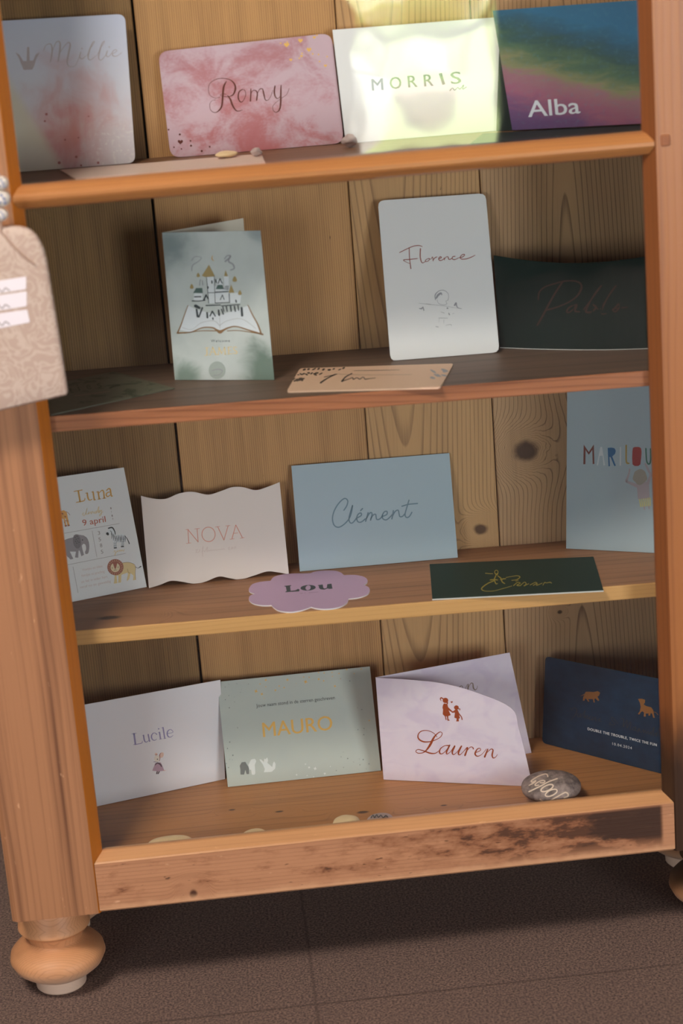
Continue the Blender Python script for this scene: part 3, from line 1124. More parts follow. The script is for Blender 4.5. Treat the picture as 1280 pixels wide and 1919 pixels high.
# pink watercolour card
pl = standing(1, (320, 296), (645, 268), 4.5, 0.105)
o = simple_card('birth_card', pl, rounded([(320, 296), (645, 268), (621, 62), (296, 97)], 20), 'paper_pink_cloud',
                'pink watercolour card with dark script and tiny gold hearts on the top shelf', G1)
k = Ink(pl.at, (370, 130, 0.15625))
k.strokes([[(345, 145, 10), (315, 210, 22), (305, 300, 22), (295, 420, 20), (270, 480, 16), (215, 518, 8), (160, 490, 6), (148, 420, 5), (170, 380, 4), (215, 365, 4)],
           [(270, 330, 5), (215, 345, 5), (150, 310, 5), (132, 240, 6), (150, 170, 6), (220, 120, 7), (310, 108, 8), (390, 125, 10), (440, 170, 18), (455, 230, 22), (430, 300, 16), (380, 325, 8), (310, 325, 6), (275, 310, 5), (300, 292, 5), (345, 300, 6)],
           [(360, 312, 8), (395, 360, 20), (420, 430, 20), (460, 490, 14), (500, 500, 8), (540, 485, 5)],
           [(540, 240, 8), (500, 270, 14), (490, 340, 16), (515, 390, 12), (550, 375, 7), (580, 300, 6), (565, 250, 6), (540, 240, 6)],
           [(640, 235, 10), (640, 300, 14), (635, 380, 14)], [(638, 300, 5), (665, 255, 8), (700, 255, 10), (718, 290, 14), (710, 370, 14)],
           [(715, 300, 5), (745, 240, 8), (780, 235, 10), (795, 290, 16), (815, 365, 10), (850, 365, 6), (880, 320, 5), (905, 250, 5)],
           [(930, 200, 14), (922, 270, 18), (935, 330, 14), (965, 350, 8), (995, 320, 6)],
           [(1003, 190, 10), (1000, 270, 18), (998, 400, 20), (985, 480, 16), (945, 515, 8), (908, 490, 6), (905, 440, 5), (950, 390, 4), (1010, 345, 5), (1070, 300, 5), (1100, 230, 5)]], 'ink_copper')
k.done('lettering', o)
k = Ink(pl.at)
for x, y, r in ((537, 84, 5), (563, 76, 4.4), (579, 93, 4.6), (589, 70, 3), (565, 105, 2.6), (545, 112, 3), (610, 123, 3)):
    k.heart(x, y, r, 'ink_gold')
for x, y in ((526, 81), (586, 101), (597, 102), (599, 115), (613, 106), (566, 100), (561, 109), (594, 66), (538, 79)):
    k.dot(x, y, 1.5, 'ink_gold')
k.done('gold_heart_print', o)
k = Ink(pl.at)
k.heart(338, 266, 5, 'ink_copper')
for x, y, r in ((316, 243, 1.6), (337, 252, 2), (357, 264, 1.6), (358, 273, 2), (326, 276, 1.4), (378, 283, 2), (393, 275, 1.6), (340, 279, 1.2)):
    k.dot(x, y, r, 'ink_copper')
k.done('dark_heart_print', o)

# white card half hidden by the reflection
pl = standing(1, (648, 269), (943, 244), 5.0, 0.11)
o = simple_card('birth_card', pl, [(648, 269), (943, 244), (935, 32), (623, 56)], 'paper_white',
                'plain white card behind the bright garden reflection on the top shelf', G1)
k = Ink(pl.at)
for ch, x, y, w in (('M', 697, 160, 21), ('O', 731, 157, 21), ('R', 765, 154, 17), ('R', 795, 152, 17), ('I', 829, 149, 4.5), ('S', 845, 147.5, 19)):
    k.text(ch, (x, y + 10), (x + w, y + 8.6), 22, 'ink_green_grey')
    k.lift += 0.00001
    k.text(ch, (x + 0.9, y + 10), (x + 0.9 + w, y + 8.6), 22, 'ink_green_grey')
k.stroke([(843, 170, 1.4), (848, 165, 1.2), (852, 169, 1.4), (858, 164, 1.2), (862, 167, 1.4), (869, 159, 1.2), (867, 167, 1.4), (874, 163, 1.2)], 'ink_green_grey')
k.done('lettering', o)

# added dark sheet for the shadow gap behind the painted card; envelope lying below
pl = standing(1, (930, 246), (1030, 240), 3.0, 0.1)
o = simple_card('envelope', pl, [(930, 246), (1200, 234), (1200, 60), (936, 70)], 'paper_black_green',
                'dark sheet added for the shadow between the white card and the painted card', None)
o['category'] = 'envelope'
pl = lying(1, (880, 272), (1190, 246), (905, 258), 0.0006)
o = simple_card('envelope', pl, [(880, 270), (1240, 243), (1240, 232), (905, 250)], 'paper_black_green',
                'dark green envelope lying flat below the blue and purple painted card', None, 0.0006)
o['category'] = 'envelope'
pl = standing(1, (960, 246), (1195, 235), 2.0, 0.118)
pl0 = pl
o = simple_card('birth_card', pl, [(960, 244), (1235, 230), (1225, -2), (923, 20)], 'paper_painting',
                'card painted in blue, green and purple bands, rightmost on the top shelf', G1)
k = Ink(pl.at)
k.text('Alba', (990, 219.5), (1087, 212), 30, 'ink_alba', up=(-3, -30))
k.lift += 0.00001
k.text('Alba', (991, 219.5), (1088, 212), 30, 'ink_alba', up=(-3, -30))
k.done('lettering', o)

# envelope lying at the front of shelf 1, pebble and shells on the shelf
pl = lying(1, (142, 335), (498, 307), (112, 318), 0.0012)
o = simple_card('envelope', pl, [(142, 335), (498, 307), (490, 288), (112, 318)], 'paper_envelope',
                'blush paper envelope lying flat behind the glazing bar at top left', None, 0.0011)
o['category'] = 'envelope'
env_pl = pl

# ================= shelf 2 =================
# folded grey wash card with a castle on a book
plF = standing(2, (328, 712), (514, 712), 0.0, 0.145)
root = empty('folded_card', base_origin(plF))
tag(root, 'folded grey green card showing a castle on an open book', 'card', G2)
mb = MB()
slab(mb, plF, [(328, 712), (514, 712), (488, 432), (304, 436)], 'paper_grey_wash', 0.0005)
front = mb.build('front_leaf', root)
foldB = plF.at((328, 712))
foldT = plF.at((304, 436))
topz = foldT.z
tr_ = hit((456, 409), Vector((0, 0, topz)), Vector((0, 0, 1)))
d_ = Vector((tr_.x - foldT.x, tr_.y - foldT.y, 0))
mb = MB()
off = Vector((0, 0.0006, 0))
q = [foldB + off, foldB + off + d_, foldT + off + d_, foldT + off]
th = Vector((-d_.y, d_.x, 0)).normalized() * 0.0005
if th.y < 0:
    th = -th
mb.face(q, 'paper_cream')
mb.face([p + th for p in q][::-1], 'paper_cream')
for i in range(4):
    j = (i + 1) % 4
    mb.face([q[j], q[i], q[i] + th, q[j] + th], 'paper_cream')
mb.build('back_leaf', root)
C = (300, 400, 0.1796875)
k = Ink(plF.at, C)
k.poly([(290, 960), (250, 1080), (205, 1215), (330, 1240), (430, 1195), (530, 1185), (620, 1225), (700, 1185), (800, 1178), (900, 1210), (1040, 1245), (985, 1090), (918, 960), (850, 985), (620, 1060), (400, 1010)], 'ink_page')
k.lift += 0.00005
k.strokes([[(290, 960, 8), (250, 1070, 10), (215, 1170, 12), (182, 1245, 16)], [(180, 1247, 18), (250, 1244, 14), (330, 1236, 12), (440, 1192, 12), (540, 1190, 14), (590, 1215, 20), (625, 1235, 36), (665, 1215, 20), (720, 1190, 14), (800, 1180, 12), (950, 1225, 14), (1070, 1262, 18)],
           [(915, 955, 8), (960, 1050, 12), (1020, 1160, 14), (1055, 1255, 16)], [(700, 1225, 8), (830, 1222, 8), (1050, 1256, 12)], [(250, 1250, 8), (420, 1225, 8), (600, 1225, 10)]], 'ink_book')
k.strokes([[(230, 1190, 5), (330, 1210, 5), (430, 1140, 5), (560, 1120, 5), (620, 1170, 6)], [(620, 1170, 6), (700, 1120, 5), (850, 1100, 5), (1000, 1200, 5)], [(622, 1060, 4), (625, 1200, 5)]], 'ink_pencil_pale')
k.done('book_drawing', front)
k = Ink(plF.at, C, 0.0002)
WL = 'ink_wall'
for a in ([(485, 665), (565, 660), (572, 935), (508, 938)], [(572, 760), (720, 750), (725, 930), (575, 935)], [(665, 655), (715, 655), (718, 800), (670, 800)], [(725, 830), (850, 825), (835, 935), (728, 935)],
          [(355, 830), (440, 828), (445, 905), (350, 905)], [(590, 690), (650, 690), (655, 780), (590, 780)]):
    k.poly(a, WL)
k.lift += 0.00004
for a in ([(435, 650), (510, 535), (572, 655), (470, 664)], [(668, 655), (682, 590), (708, 655)], [(715, 828), (740, 740), (775, 826)]):
    k.poly(a, 'ink_roof')
for a in ([(345, 830), (375, 778), (440, 778), (445, 832)], [(580, 790), (600, 745), (650, 745), (670, 790)]):
    k.poly(a, 'ink_green_grey')
k.lift += 0.00004
dk = 'ink_charcoal'
k.strokes([[(485, 665, 6), (508, 938, 6)], [(565, 660, 6), (574, 935, 6)], [(500, 828, 6), (565, 826, 6)], [(575, 822, 12), (710, 815, 12)], [(575, 935, 8), (725, 928, 8)], [(720, 835, 8), (725, 930, 8)], [(650, 850, 8), (628, 900, 8)], [(650, 850, 8), (668, 898, 8)],
           [(580, 690, 12), (585, 720, 14)], [(625, 680, 10), (605, 730, 10)], [(625, 680, 10), (648, 728, 10)], [(335, 912, 12), (400, 915, 8), (470, 905, 10)], [(360, 870, 12), (425, 868, 12)], [(480, 850, 16), (455, 905, 14)], [(480, 850, 12), (500, 890, 12)],
           [(640, 965, 10), (830, 950, 10)], [(655, 975, 12), (665, 1020, 12)], [(690, 970, 14), (700, 1020, 12)], [(735, 970, 16), (742, 1020, 14)], [(775, 970, 16), (785, 1020, 14)], [(812, 965, 14), (820, 1010, 12)],
           [(850, 985, 22), (856, 1065, 24)], [(490, 1035, 18), (494, 1085, 20)], [(610, 1010, 18), (616, 1060, 20)], [(545, 1020, 14), (520, 1070, 12)], [(545, 1020, 14), (575, 1070, 12)], [(550, 1090, 14), (552, 1105, 12)],
           [(370, 965, 34), (410, 985, 26)], [(380, 1000, 18), (392, 1075, 22)], [(440, 985, 18), (405, 1080, 14)], [(640, 1000, 12), (660, 1050, 14)], [(540, 705, 14), (541, 725, 14)], [(498, 765, 14), (500, 780, 12)], [(790, 905, 14), (795, 925, 14)], [(480, 960, 12), (630, 955, 10)]], dk, straight=True)
for x, y, r in ((330, 765, 20), (398, 645, 18), (778, 688, 24), (832, 830, 20)):
    k.poly([(x - r, y + r * 0.4), (x, y - r * 1.5), (x + r, y + r * 0.4), (x, y + r * 1.1)], 'ink_roof', True)
k.strokes([[(680, 500, 16), (735, 450, 14), (700, 440, 10), (672, 475, 10)], [(735, 440, 10), (715, 500, 14), (760, 530, 16), (772, 575, 14), (735, 590, 10)], [(330, 490, 10), (365, 450, 8), (430, 460, 6), (400, 500, 8), (340, 540, 10), (330, 600, 8)],
           [(420, 690, 8), (412, 750, 8)], [(440, 700, 8), (445, 745, 8)]], 'ink_pencil')
k.stroke([(548, 440, 4), (540, 470, 10), (560, 495, 4)], 'ink_luna')
k.done('castle_drawing', front)
k = Ink(plF.at, C)
J = 'ink_luna_pale'
k.strokes([[(487, 1400, 11), (490, 1478, 11)], [(470, 1402, 6), (505, 1400, 6)], [(468, 1482, 8), (490, 1478, 8)], [(548, 1395, 8), (520, 1475, 6)], [(548, 1395, 12), (582, 1472, 12)], [(530, 1448, 6), (568, 1446, 6)], [(508, 1477, 6), (530, 1475, 6)], [(570, 1474, 6), (594, 1472, 6)],
           [(614, 1398, 7), (606, 1472, 7)], [(614, 1398, 11), (642, 1462, 11)], [(642, 1462, 6), (672, 1394, 6)], [(672, 1394, 11), (680, 1468, 11)], [(596, 1473, 6), (618, 1472, 6)], [(668, 1470, 6), (692, 1468, 6)],
           [(712, 1394, 11), (716, 1466, 11)], [(705, 1395, 6), (750, 1392, 6)], [(712, 1430, 6), (742, 1428, 6)], [(706, 1468, 6), (756, 1463, 6)], [(800, 1400, 6), (780, 1390, 7), (766, 1408, 9), (780, 1428, 10), (802, 1445, 10), (794, 1463, 8), (766, 1455, 6)]], J, straight=False)
k.text('Welcome', (530, 1342), (728, 1340), 26, 'ink_charcoal', spacing=1.25)
k.ell(595, 1635, 88, 92, 'ink_seal')
k.lift += 0.00004
k.stroke([(540, 1640, 8), (600, 1625, 10), (650, 1640, 8), (620, 1680, 6), (560, 1690, 8)], 'ink_pencil')
k.done('lettering', front)

# botanical flat card
pl = lying(2, (96, 777), (327, 727), (-15, 718), 0.0012)
D4 = hit((96, 777), *shelf_plane(2)) + hit((213, 696), *shelf_plane(2)) - hit((327, 727), *shelf_plane(2))


def to_px(p):
    q = ROT.transposed() @ (Vector(p) - CAM)
    return (W_PX / 2 + F_PX * q.x / -q.z, H_PX / 2 - F_PX * q.y / -q.z)


o = simple_card('birth_card', pl, [(96, 777), (327, 727), (213, 696), to_px(D4)], 'paper_botanical_shaded',
                'sage green leafy card lying flat on the shelf beside the hanging tag', G2, 0.0008)
k = Ink(pl.at)
for ch, x, y in (('a', 96, 745), ('t', 114, 741), ('t', 131, 737), ('i', 148, 733), ('e', 164, 730), ('s', 184, 727)):
    k.text(ch, (x, y), (x + (3 if ch == 'i' else 8), y - 1.6), 13, 'ink_leaf', up=(-5, -11))
k.stroke([(206, 727, 3), (215, 723, 4), (224, 722, 3)], 'ink_leaf')
k.stroke([(140, 742, 0.9), (206, 733, 0.9)], 'ink_sage_line' if 'ink_sage_line' in MATS else 'ink_brown_pale')
k.done('lettering', o)

# sand coloured flat card
pl = lying(2, (537, 733), (825, 725), (572, 692), 0.0016)
o = simple_card('birth_card', pl, rounded([(537, 733.5), (825, 726), (850, 681), (562, 690)], 5), 'paper_sand',
                'peach coloured card with dark leaf sprigs lying on the shelf beside the castle card', G2, 0.0014)
k = Ink(pl.at, (520, 660, 0.265625))
k.strokes([[(305, 215, 12), (350, 185, 8), (405, 158, 8)], [(330, 175, 5), (420, 155, 5)], [(455, 205, 12), (480, 175, 8), (525, 150, 8)], [(460, 203, 8), (500, 190, 5), (530, 180, 6), (535, 192, 6), (560, 180, 5), (580, 190, 6), (605, 175, 5), (618, 190, 7), (650, 186, 5), (690, 182, 4)]], 'ink_black')
k.done('lettering', o)
k = Ink(pl.at, (520, 660, 0.265625))
random.seed(4)
for x0, y0, x1, y1, c_ in ((120, 195, 180, 190, 'ink_dark_leaf'), (150, 155, 300, 150, 'ink_dark_leaf'), (190, 128, 470, 116, 'ink_dark_leaf')):
    for i in range(9):
        s = i / 8
        x, y = x0 + (x1 - x0) * s, y0 + (y1 - y0) * s
        k.ell(x + random.uniform(-6, 6), y + random.uniform(-7, 7), random.uniform(10, 17), random.uniform(4, 7), c_, random.uniform(-40, 30), 10)
        k.lift += 0.000004
for i in range(10):
    k.ell(1110 + random.uniform(-20, 75), 150 + random.uniform(-28, 36), random.uniform(14, 26), random.uniform(4, 7), 'ink_pencil', random.uniform(-10, 35), 10)
    k.lift += 0.000004
k.stroke([(540, 130, 3), (700, 128, 5), (860, 125, 3)], 'ink_brown_pale')
k.stroke([(400, 152, 2), (600, 160, 2), (950, 158, 2)], 'ink_brown_pale')
k.done('leaf_print', o)

# tall white card with the pencil child
pl = standing(2, (732, 676), (935, 660), 20.0, 0.16)
o = simple_card('birth_card', pl, rounded([(732, 677), (936, 660), (910, 362), (708, 376)], 12, 3), 'paper_white',
                'tall white card with rounded corners, red script and a faint pencil sketch', G2)
k = Ink(pl.at, (720, 440, 0.15625))
k.strokes([[(185, 213, 9), (260, 175), (340, 140), (410, 128), (455, 140, 8)], [(300, 155), (302, 240), (308, 320), (320, 405, 12)], [(400, 285, 8), (310, 295), (232, 302), (270, 330, 6), (308, 345, 6)],
           [(435, 165, 12), (432, 260, 12), (450, 330, 10), (480, 330, 7), (500, 300, 6), (530, 285, 8), (500, 300, 8), (498, 322, 8), (530, 312, 8), (545, 288, 7), (530, 284, 7), (560, 292, 6), (580, 265, 8), (588, 312, 10)], [(590, 300, 7), (610, 275), (635, 265, 8)],
           [(650, 290, 8), (685, 275), (675, 262), (655, 280), (660, 305), (690, 305), (720, 285, 7)], [(720, 275, 9), (722, 302, 9)], [(722, 295, 6), (745, 265, 8), (765, 265), (772, 290), (790, 295), (815, 280, 7)],
           [(850, 258, 9), (825, 262), (815, 285), (840, 298), (880, 285, 7)], [(880, 280, 7), (940, 265), (965, 240), (945, 235), (915, 260), (925, 290), (980, 290), (1040, 270), (1090, 245, 7)]], 'ink_red_brown', 10)
k.done('lettering', o)
k = Ink(pl.at, (720, 440, 0.15625))
k.strokes([[(615, 780, 8), (612, 720, 12), (660, 672, 8), (720, 668, 7), (768, 710, 5), (766, 780, 5), (740, 795, 4), (750, 830, 5), (700, 840, 5), (650, 820, 4), (635, 780, 4)], [(625, 760, 18), (645, 725, 26), (680, 700, 20), (690, 720, 10)],
           [(845, 845, 20), (862, 815, 14), (868, 850, 14), (885, 875, 9), (925, 886, 6)], [(422, 885, 10), (450, 885, 16), (465, 865, 8), (475, 905, 14)], [(758, 880, 20), (762, 882, 16)], [(775, 940, 10), (782, 958, 14)], [(500, 828, 7), (560, 836, 8)]], 'ink_pencil', 8)
k.strokes([[(410, 820, 5), (540, 835, 7), (700, 850, 6), (820, 870, 5), (930, 888, 6)], [(680, 925, 5), (720, 938, 8)], [(655, 998, 8), (760, 1000, 8)], [(715, 1020, 5), (715, 1060, 5)], [(660, 1005, 4), (655, 1050, 4)], [(620, 1100, 10), (648, 1106, 12)], [(740, 1085, 6), (800, 1075, 7), (805, 1095, 5)], [(820, 945, 5), (840, 940, 5)]], 'ink_pencil_pale', 6)
k.done('pencil_sketch', o)

# curved dark green card
P0, n0 = shelf_plane(2)
P0 = P0 + n0 * 0.0005
bot = [hit(p, P0, n0) for p in catmull([(937, 652), (1000, 654.5), (1070, 656), (1140, 656), (1208, 654), (1262, 651)], 4)]
HG = 0.092
mb = MB()
tl, bk = [], []
L_ = [0.0]
for a, b in zip(bot, bot[1:]):
    L_.append(L_[-1] + (b - a).length)
for i, p in enumerate(bot):
    s = L_[i] / L_[-1]
    tl.append(p + Vector((0.0, 0.010 * (1 - s), HG - 0.006 * math.sin(math.pi * min(1.0, s * 1.12)))))
n_ = len(bot)
off = Vector((0.0003, 0.0007, 0))
for i in range(n_ - 1):
    mb.face([bot[i], bot[i + 1], tl[i + 1], tl[i]], 'paper_bottle_green')
    mb.face([bot[i] + off, tl[i] + off, tl[i + 1] + off, bot[i + 1] + off], 'paper_bottle_green')
    mb.face([tl[i], tl[i + 1], tl[i + 1] + off, tl[i] + off], 'paper_bottle_green')
    mb.face([bot[i] + off, bot[i + 1] + off, bot[i + 1], bot[i]], 'paper_edge_white')
    # white paper core shows along the foot of the sheet
    e = Vector((0, -0.0002, 0))
    mb.face([bot[i] + e, bot[i + 1] + e, bot[i + 1] + e + Vector((0, 0, 0.0007)), bot[i] + e + Vector((0, 0, 0.0007))], 'paper_edge_white')
for i in (0, n_ - 1):
    mb.face([bot[i], tl[i], tl[i] + off, bot[i] + off], 'paper_bottle_green')
o = tag(mb.build('birth_card', origin=bot[n_ // 2]), 'dark green bowed card with a faint copper name standing at the right stile', 'card', G2)
bv = BVHTree.FromPolygons([tuple(v) for v in bot + tl], [[i, i + 1, n_ + i + 1, n_ + i] for i in range(n_ - 1)])


def on_curve(px, lift):
    d = ray(*px)
    loc, nn_, _, _ = bv.ray_cast(CAM, d)
    if loc is None:
        loc, nn_, _, _ = bv.find_nearest(CAM + d * 1.95)
    if nn_.dot(d) > 0:
        nn_ = -nn_
    return loc + nn_ * (lift + 0.0001)


k = Ink(on_curve, (990, 500, 0.171875))
k.strokes([[(110, 355, 14), (120, 280, 16), (180, 220, 16), (300, 180, 16), (400, 155, 16), (510, 155, 16), (575, 190, 20), (570, 260, 22), (510, 340, 16), (400, 405, 14), (280, 450, 16), (205, 470, 20)], [(370, 170, 20), (310, 260, 20), (240, 380, 20), (160, 530, 22), (100, 635, 20)],
           [(530, 410, 14), (450, 440, 16), (420, 490, 20), (460, 490, 14), (530, 420, 14), (510, 480, 20), (560, 490, 14)], [(600, 470, 12), (700, 340, 14), (800, 200, 14), (720, 300, 14), (650, 430, 16), (630, 490, 22), (690, 490, 20), (740, 440, 20), (700, 410, 14), (760, 460, 14)],
           [(790, 460, 12), (870, 330, 14), (960, 200, 14), (890, 290, 12), (820, 430, 14), (800, 510, 16), (850, 510, 12)], [(920, 480, 12), (980, 410, 22), (1000, 430, 18), (950, 490, 16), (920, 460, 12), (1000, 450, 12), (1080, 440, 10)]], 'ink_rust')
k.done('lettering', o)

# ================= shelf 3 =================
pl = standing(3, (135, 1128), (275, 1100), 15.0, 0.128)
o = simple_card('birth_card', pl, [(66, 1142), (275, 1100), (232, 876), (20, 907)], 'paper_white',
                'white card with zoo animals and gold name, partly behind the left stile', G3)
C = (90, 860, 0.15625)
k = Ink(pl.at, C)
k.strokes([[(363, 385, 20), (385, 512, 20)], [(312, 390, 10), (410, 372, 10)], [(340, 522, 10), (430, 502, 12), (442, 472, 8)],
           [(470, 410, 18), (480, 470, 18), (500, 495, 12), (530, 482, 8)], [(540, 395, 18), (555, 490, 18)], [(450, 412, 8), (475, 408, 8)], [(555, 495, 8), (574, 488, 8)], [(522, 398, 8), (540, 394, 8)],
           [(600, 395, 18), (615, 480, 18)], [(612, 410, 8), (645, 378, 12), (665, 390, 16), (675, 470, 18)], [(580, 398, 8), (605, 392, 8)], [(595, 485, 8), (635, 478, 8)], [(655, 476, 8), (697, 468, 8)],
           [(702, 378, 12), (730, 355, 14), (747, 372, 18), (758, 440, 18), (774, 445, 10)], [(750, 395, 8), (712, 405, 14), (698, 430, 16), (716, 452, 14), (755, 425, 8)]], 'ink_luna')
k.stroke([(430, 645, 6), (415, 662, 8), (432, 680, 6), (452, 650, 6), (470, 590, 6), (455, 660, 8), (480, 655, 6), (490, 630, 6), (485, 662, 8), (505, 640, 6), (515, 635, 6), (518, 660, 8), (535, 628, 6), (548, 650, 8), (560, 640, 6), (565, 625, 6), (566, 655, 6), (592, 630, 6), (578, 625, 6), (582, 648, 6), (610, 570, 6), (602, 645, 8), (625, 618, 6), (612, 622, 6), (618, 645, 6), (642, 612, 6), (640, 660, 7), (622, 685, 6), (618, 670, 6), (662, 630, 6)], 'ink_luna_pale')
k.text('9 april', (418, 803), (694, 755), 72, 'ink_brick', up=(-12, -72))
k.lift += 0.00001
k.text('9 april', (420, 803), (696, 755), 72, 'ink_brick', up=(-12, -72))
for ch, x, y in (('3', 600, 912), ('5', 610, 990), ('8', 626, 1062), ('5', 638, 1138)):
    k.text(ch, (x, y), (x + 27, y - 6), 44, 'ink_line', up=(-7, -44))
for ch, x, y in (('1', 750, 605), ('7', 756, 650), ('1', 765, 695), ('4', 772, 732)):
    k.text(ch, (x, y), (x + 12, y - 3), 24, 'ink_line', up=(-4, -24))
k.stroke([(790, 1115, 6), (800, 1100, 6), (808, 1120, 6), (805, 1155, 6), (800, 1150, 6), (825, 1110, 6), (832, 1100, 6), (835, 1115, 6), (855, 1095, 6), (860, 1110, 6), (875, 1090, 6), (880, 1108, 6), (890, 1090, 6), (905, 1108, 6), (915, 1085, 5)], 'ink_luna_pale')
for tx, a, b in (('Voetjes zo klein', (410, 1345), (655, 1298)), ('handjes zo prachtig', (405, 1415), (680, 1362)), ('zo lief in ieder hart', (400, 1490), (715, 1424)), ('vanaf nu zo geweldig', (382, 1555), (755, 1480))):
    k.text(tx, a, b, 30, 'ink_rose_pale', up=(-5, -30))
k.strokes([[(195, 892, 4), (855, 775, 4)], [(530, 865, 4), (585, 1175, 4)], [(235, 1270, 4), (930, 1133, 4)], [(300, 1295, 4), (360, 1605, 4)]], 'ink_line', straight=True)
k.done('lettering', o)
k = Ink(pl.at, C)
k.poly([(180, 985), (240, 960), (300, 945), (310, 915), (350, 905), (420, 918), (465, 950), (488, 1010), (490, 1080), (478, 1130), (450, 1138), (445, 1120), (460, 1080), (450, 1025), (425, 1015), (405, 1040), (412, 1080), (432, 1150), (400, 1168), (380, 1100), (366, 1100), (362, 1186), (323, 1182), (335, 1112), (262, 1112), (303, 1197), (270, 1207), (190, 1130)], 'ink_elephant')
k.poly([(155, 625), (190, 615), (225, 640), (235, 690), (258, 800), (237, 812), (215, 720), (200, 715), (224, 808), (205, 817), (185, 720), (150, 705)], 'ink_giraffe')
k.poly([(700, 892), (735, 835), (778, 830), (800, 880), (812, 912), (900, 902), (935, 930), (930, 990), (908, 1010), (912, 1052), (880, 1057), (875, 1002), (822, 1002), (822, 1070), (790, 1072), (783, 1000), (762, 930), (742, 890), (715, 917)], 'ink_wall')
k.poly([(880, 1250), (960, 1240), (1030, 1260), (1050, 1300), (1045, 1370), (1052, 1450), (1020, 1456), (1025, 1400), (990, 1370), (975, 1440), (950, 1466), (945, 1450), (960, 1380), (950, 1365), (880, 1390), (876, 1480), (842, 1488), (845, 1400), (820, 1400), (832, 1490), (790, 1496), (800, 1400), (780, 1380)], 'ink_lion')
k.lift += 0.00003
k.strokes([[(180, 985, 5), (240, 960, 5), (300, 945, 5)], [(420, 918, 5), (465, 950, 5), (488, 1010, 5), (490, 1080, 5), (478, 1130, 5), (450, 1138, 5)], [(445, 1120, 5), (460, 1080, 5), (450, 1025, 5), (425, 1015, 5)]], 'ink_elephant_dark')
k.ell(347, 990, 48, 86, 'ink_elephant_dark', -8)
k.dot(808, 1298, 97, 'ink_mane', 36)
k.strokes([[(725, 832, 14), (770, 824, 16), (800, 870, 12), (806, 905, 10)], [(712, 896, 34), (718, 904, 28)], [(920, 920, 6), (950, 960, 8), (975, 1016, 12)], [(795, 1068, 14), (820, 1066, 14)], [(880, 1052, 14), (906, 1050, 14)]], 'ink_black')
for i in range(9):
    x = 760 + i * 20
    y = 915 + (i % 2) * 6 if i > 2 else 880 + i * 18
    k.stroke([(x, y, 5), (x + 8 - 4 * (i > 5), y + 40, 9), (x + 4, y + 78, 4)], 'ink_black')
for y in (1010, 1025, 1040, 1052):
    k.stroke([(788, y, 4), (822, y - 3, 4)], 'ink_black')
    k.stroke([(878, y - 14, 4), (910, y - 17, 4)], 'ink_black')
k.stroke([(745, 860, 4), (762, 880, 6), (758, 905, 4)], 'ink_black')
k.strokes([[(215, 630, 5), (240, 645, 5), (262, 672, 6)], [(205, 802, 14), (222, 800, 14)], [(240, 798, 14), (256, 796, 14)], [(170, 655, 18), (178, 660, 14)], [(205, 690, 16), (210, 694, 12)], [(214, 740, 10), (216, 745, 10)], [(196, 760, 10), (200, 765, 10)], [(236, 740, 10), (238, 748, 10)]], 'ink_mane')
k.strokes([[(1045, 1292, 5), (1075, 1310, 5), (1095, 1302, 8), (1112, 1290, 14)]], 'ink_black')
k.strokes([[(880, 1250, 4), (960, 1240, 4), (1030, 1262, 4), (1050, 1300, 4), (1046, 1370, 4), (1052, 1450, 4)], [(952, 1320, 4), (965, 1362, 4), (990, 1370, 4)]], 'ink_book')
k.lift += 0.00003
k.dot(806, 1302, 56, 'ink_face', 30)
for a in range(22):
    c_, s_ = math.cos(a * 2 * math.pi / 22), math.sin(a * 2 * math.pi / 22)
    k.stroke([(808 + 68 * c_, 1298 + 68 * s_, 3), (808 + 88 * c_, 1298 + 88 * s_, 3)], 'ink_face', straight=True)
for x, y in ((325, 940), (348, 930), (338, 965), (362, 955), (330, 990), (355, 985), (345, 1010), (372, 1000)):
    k.dot(x, y, 5, 'ink_black')
k.lift += 0.00003
k.poly([(775, 1245), (832, 1240), (818, 1300), (806, 1326), (794, 1300)], 'ink_mane')
k.dot(770, 1308, 5, 'ink_black').dot(840, 1298, 5, 'ink_black').dot(413, 972, 7, 'ink_black')
k.strokes([[(790, 1340, 4), (806, 1330, 4), (822, 1336, 4)]], 'ink_black')
k.done('animal_drawing', o)

# blush card with wavy edges
pl = standing(3, (279, 1102), (542, 1076), 14.5, 0.096)
top = [(528, 258), (570, 268), (620, 270), (670, 250), (720, 243), (780, 254), (830, 240), (870, 226), (910, 226), (960, 237), (1010, 222), (1048, 207)]
botw = [(1083, 553), (1040, 545), (1000, 542), (950, 558), (900, 572), (860, 567), (820, 561), (770, 580), (730, 588), (680, 580), (640, 577), (600, 592), (558, 605)]
ol = [(x / 2, 800 + y / 2) for x, y in catmull(top, 5) + catmull(botw, 5)]
o = simple_card('birth_card', pl, ol, 'paper_blush', 'blush pink card with wavy top and bottom edges', G3)
k = Ink(pl.at, (340, 970, 0.1015625))
k.strokes([[(120, 220), (135, 470)], [(120, 220), (308, 450)], [(290, 205), (308, 450)], [(80, 222, 9), (128, 215, 9)], [(245, 210, 9), (335, 200, 9)], [(90, 478, 9), (180, 466, 9)],
           [(670, 170), (785, 415)], [(785, 415), (862, 150)], [(625, 175, 9), (705, 163, 9)], [(815, 155, 9), (895, 145, 9)],
           [(1003, 135), (932, 392)], [(1003, 135), (1128, 375)], [(965, 290, 9), (1040, 282, 9)], [(893, 402, 9), (972, 390, 9)], [(1085, 380, 9), (1160, 368, 9)]], 'ink_rose', 14, straight=True)
k.ring(500, 310, 122, 134, 14, 'ink_rose', -6)
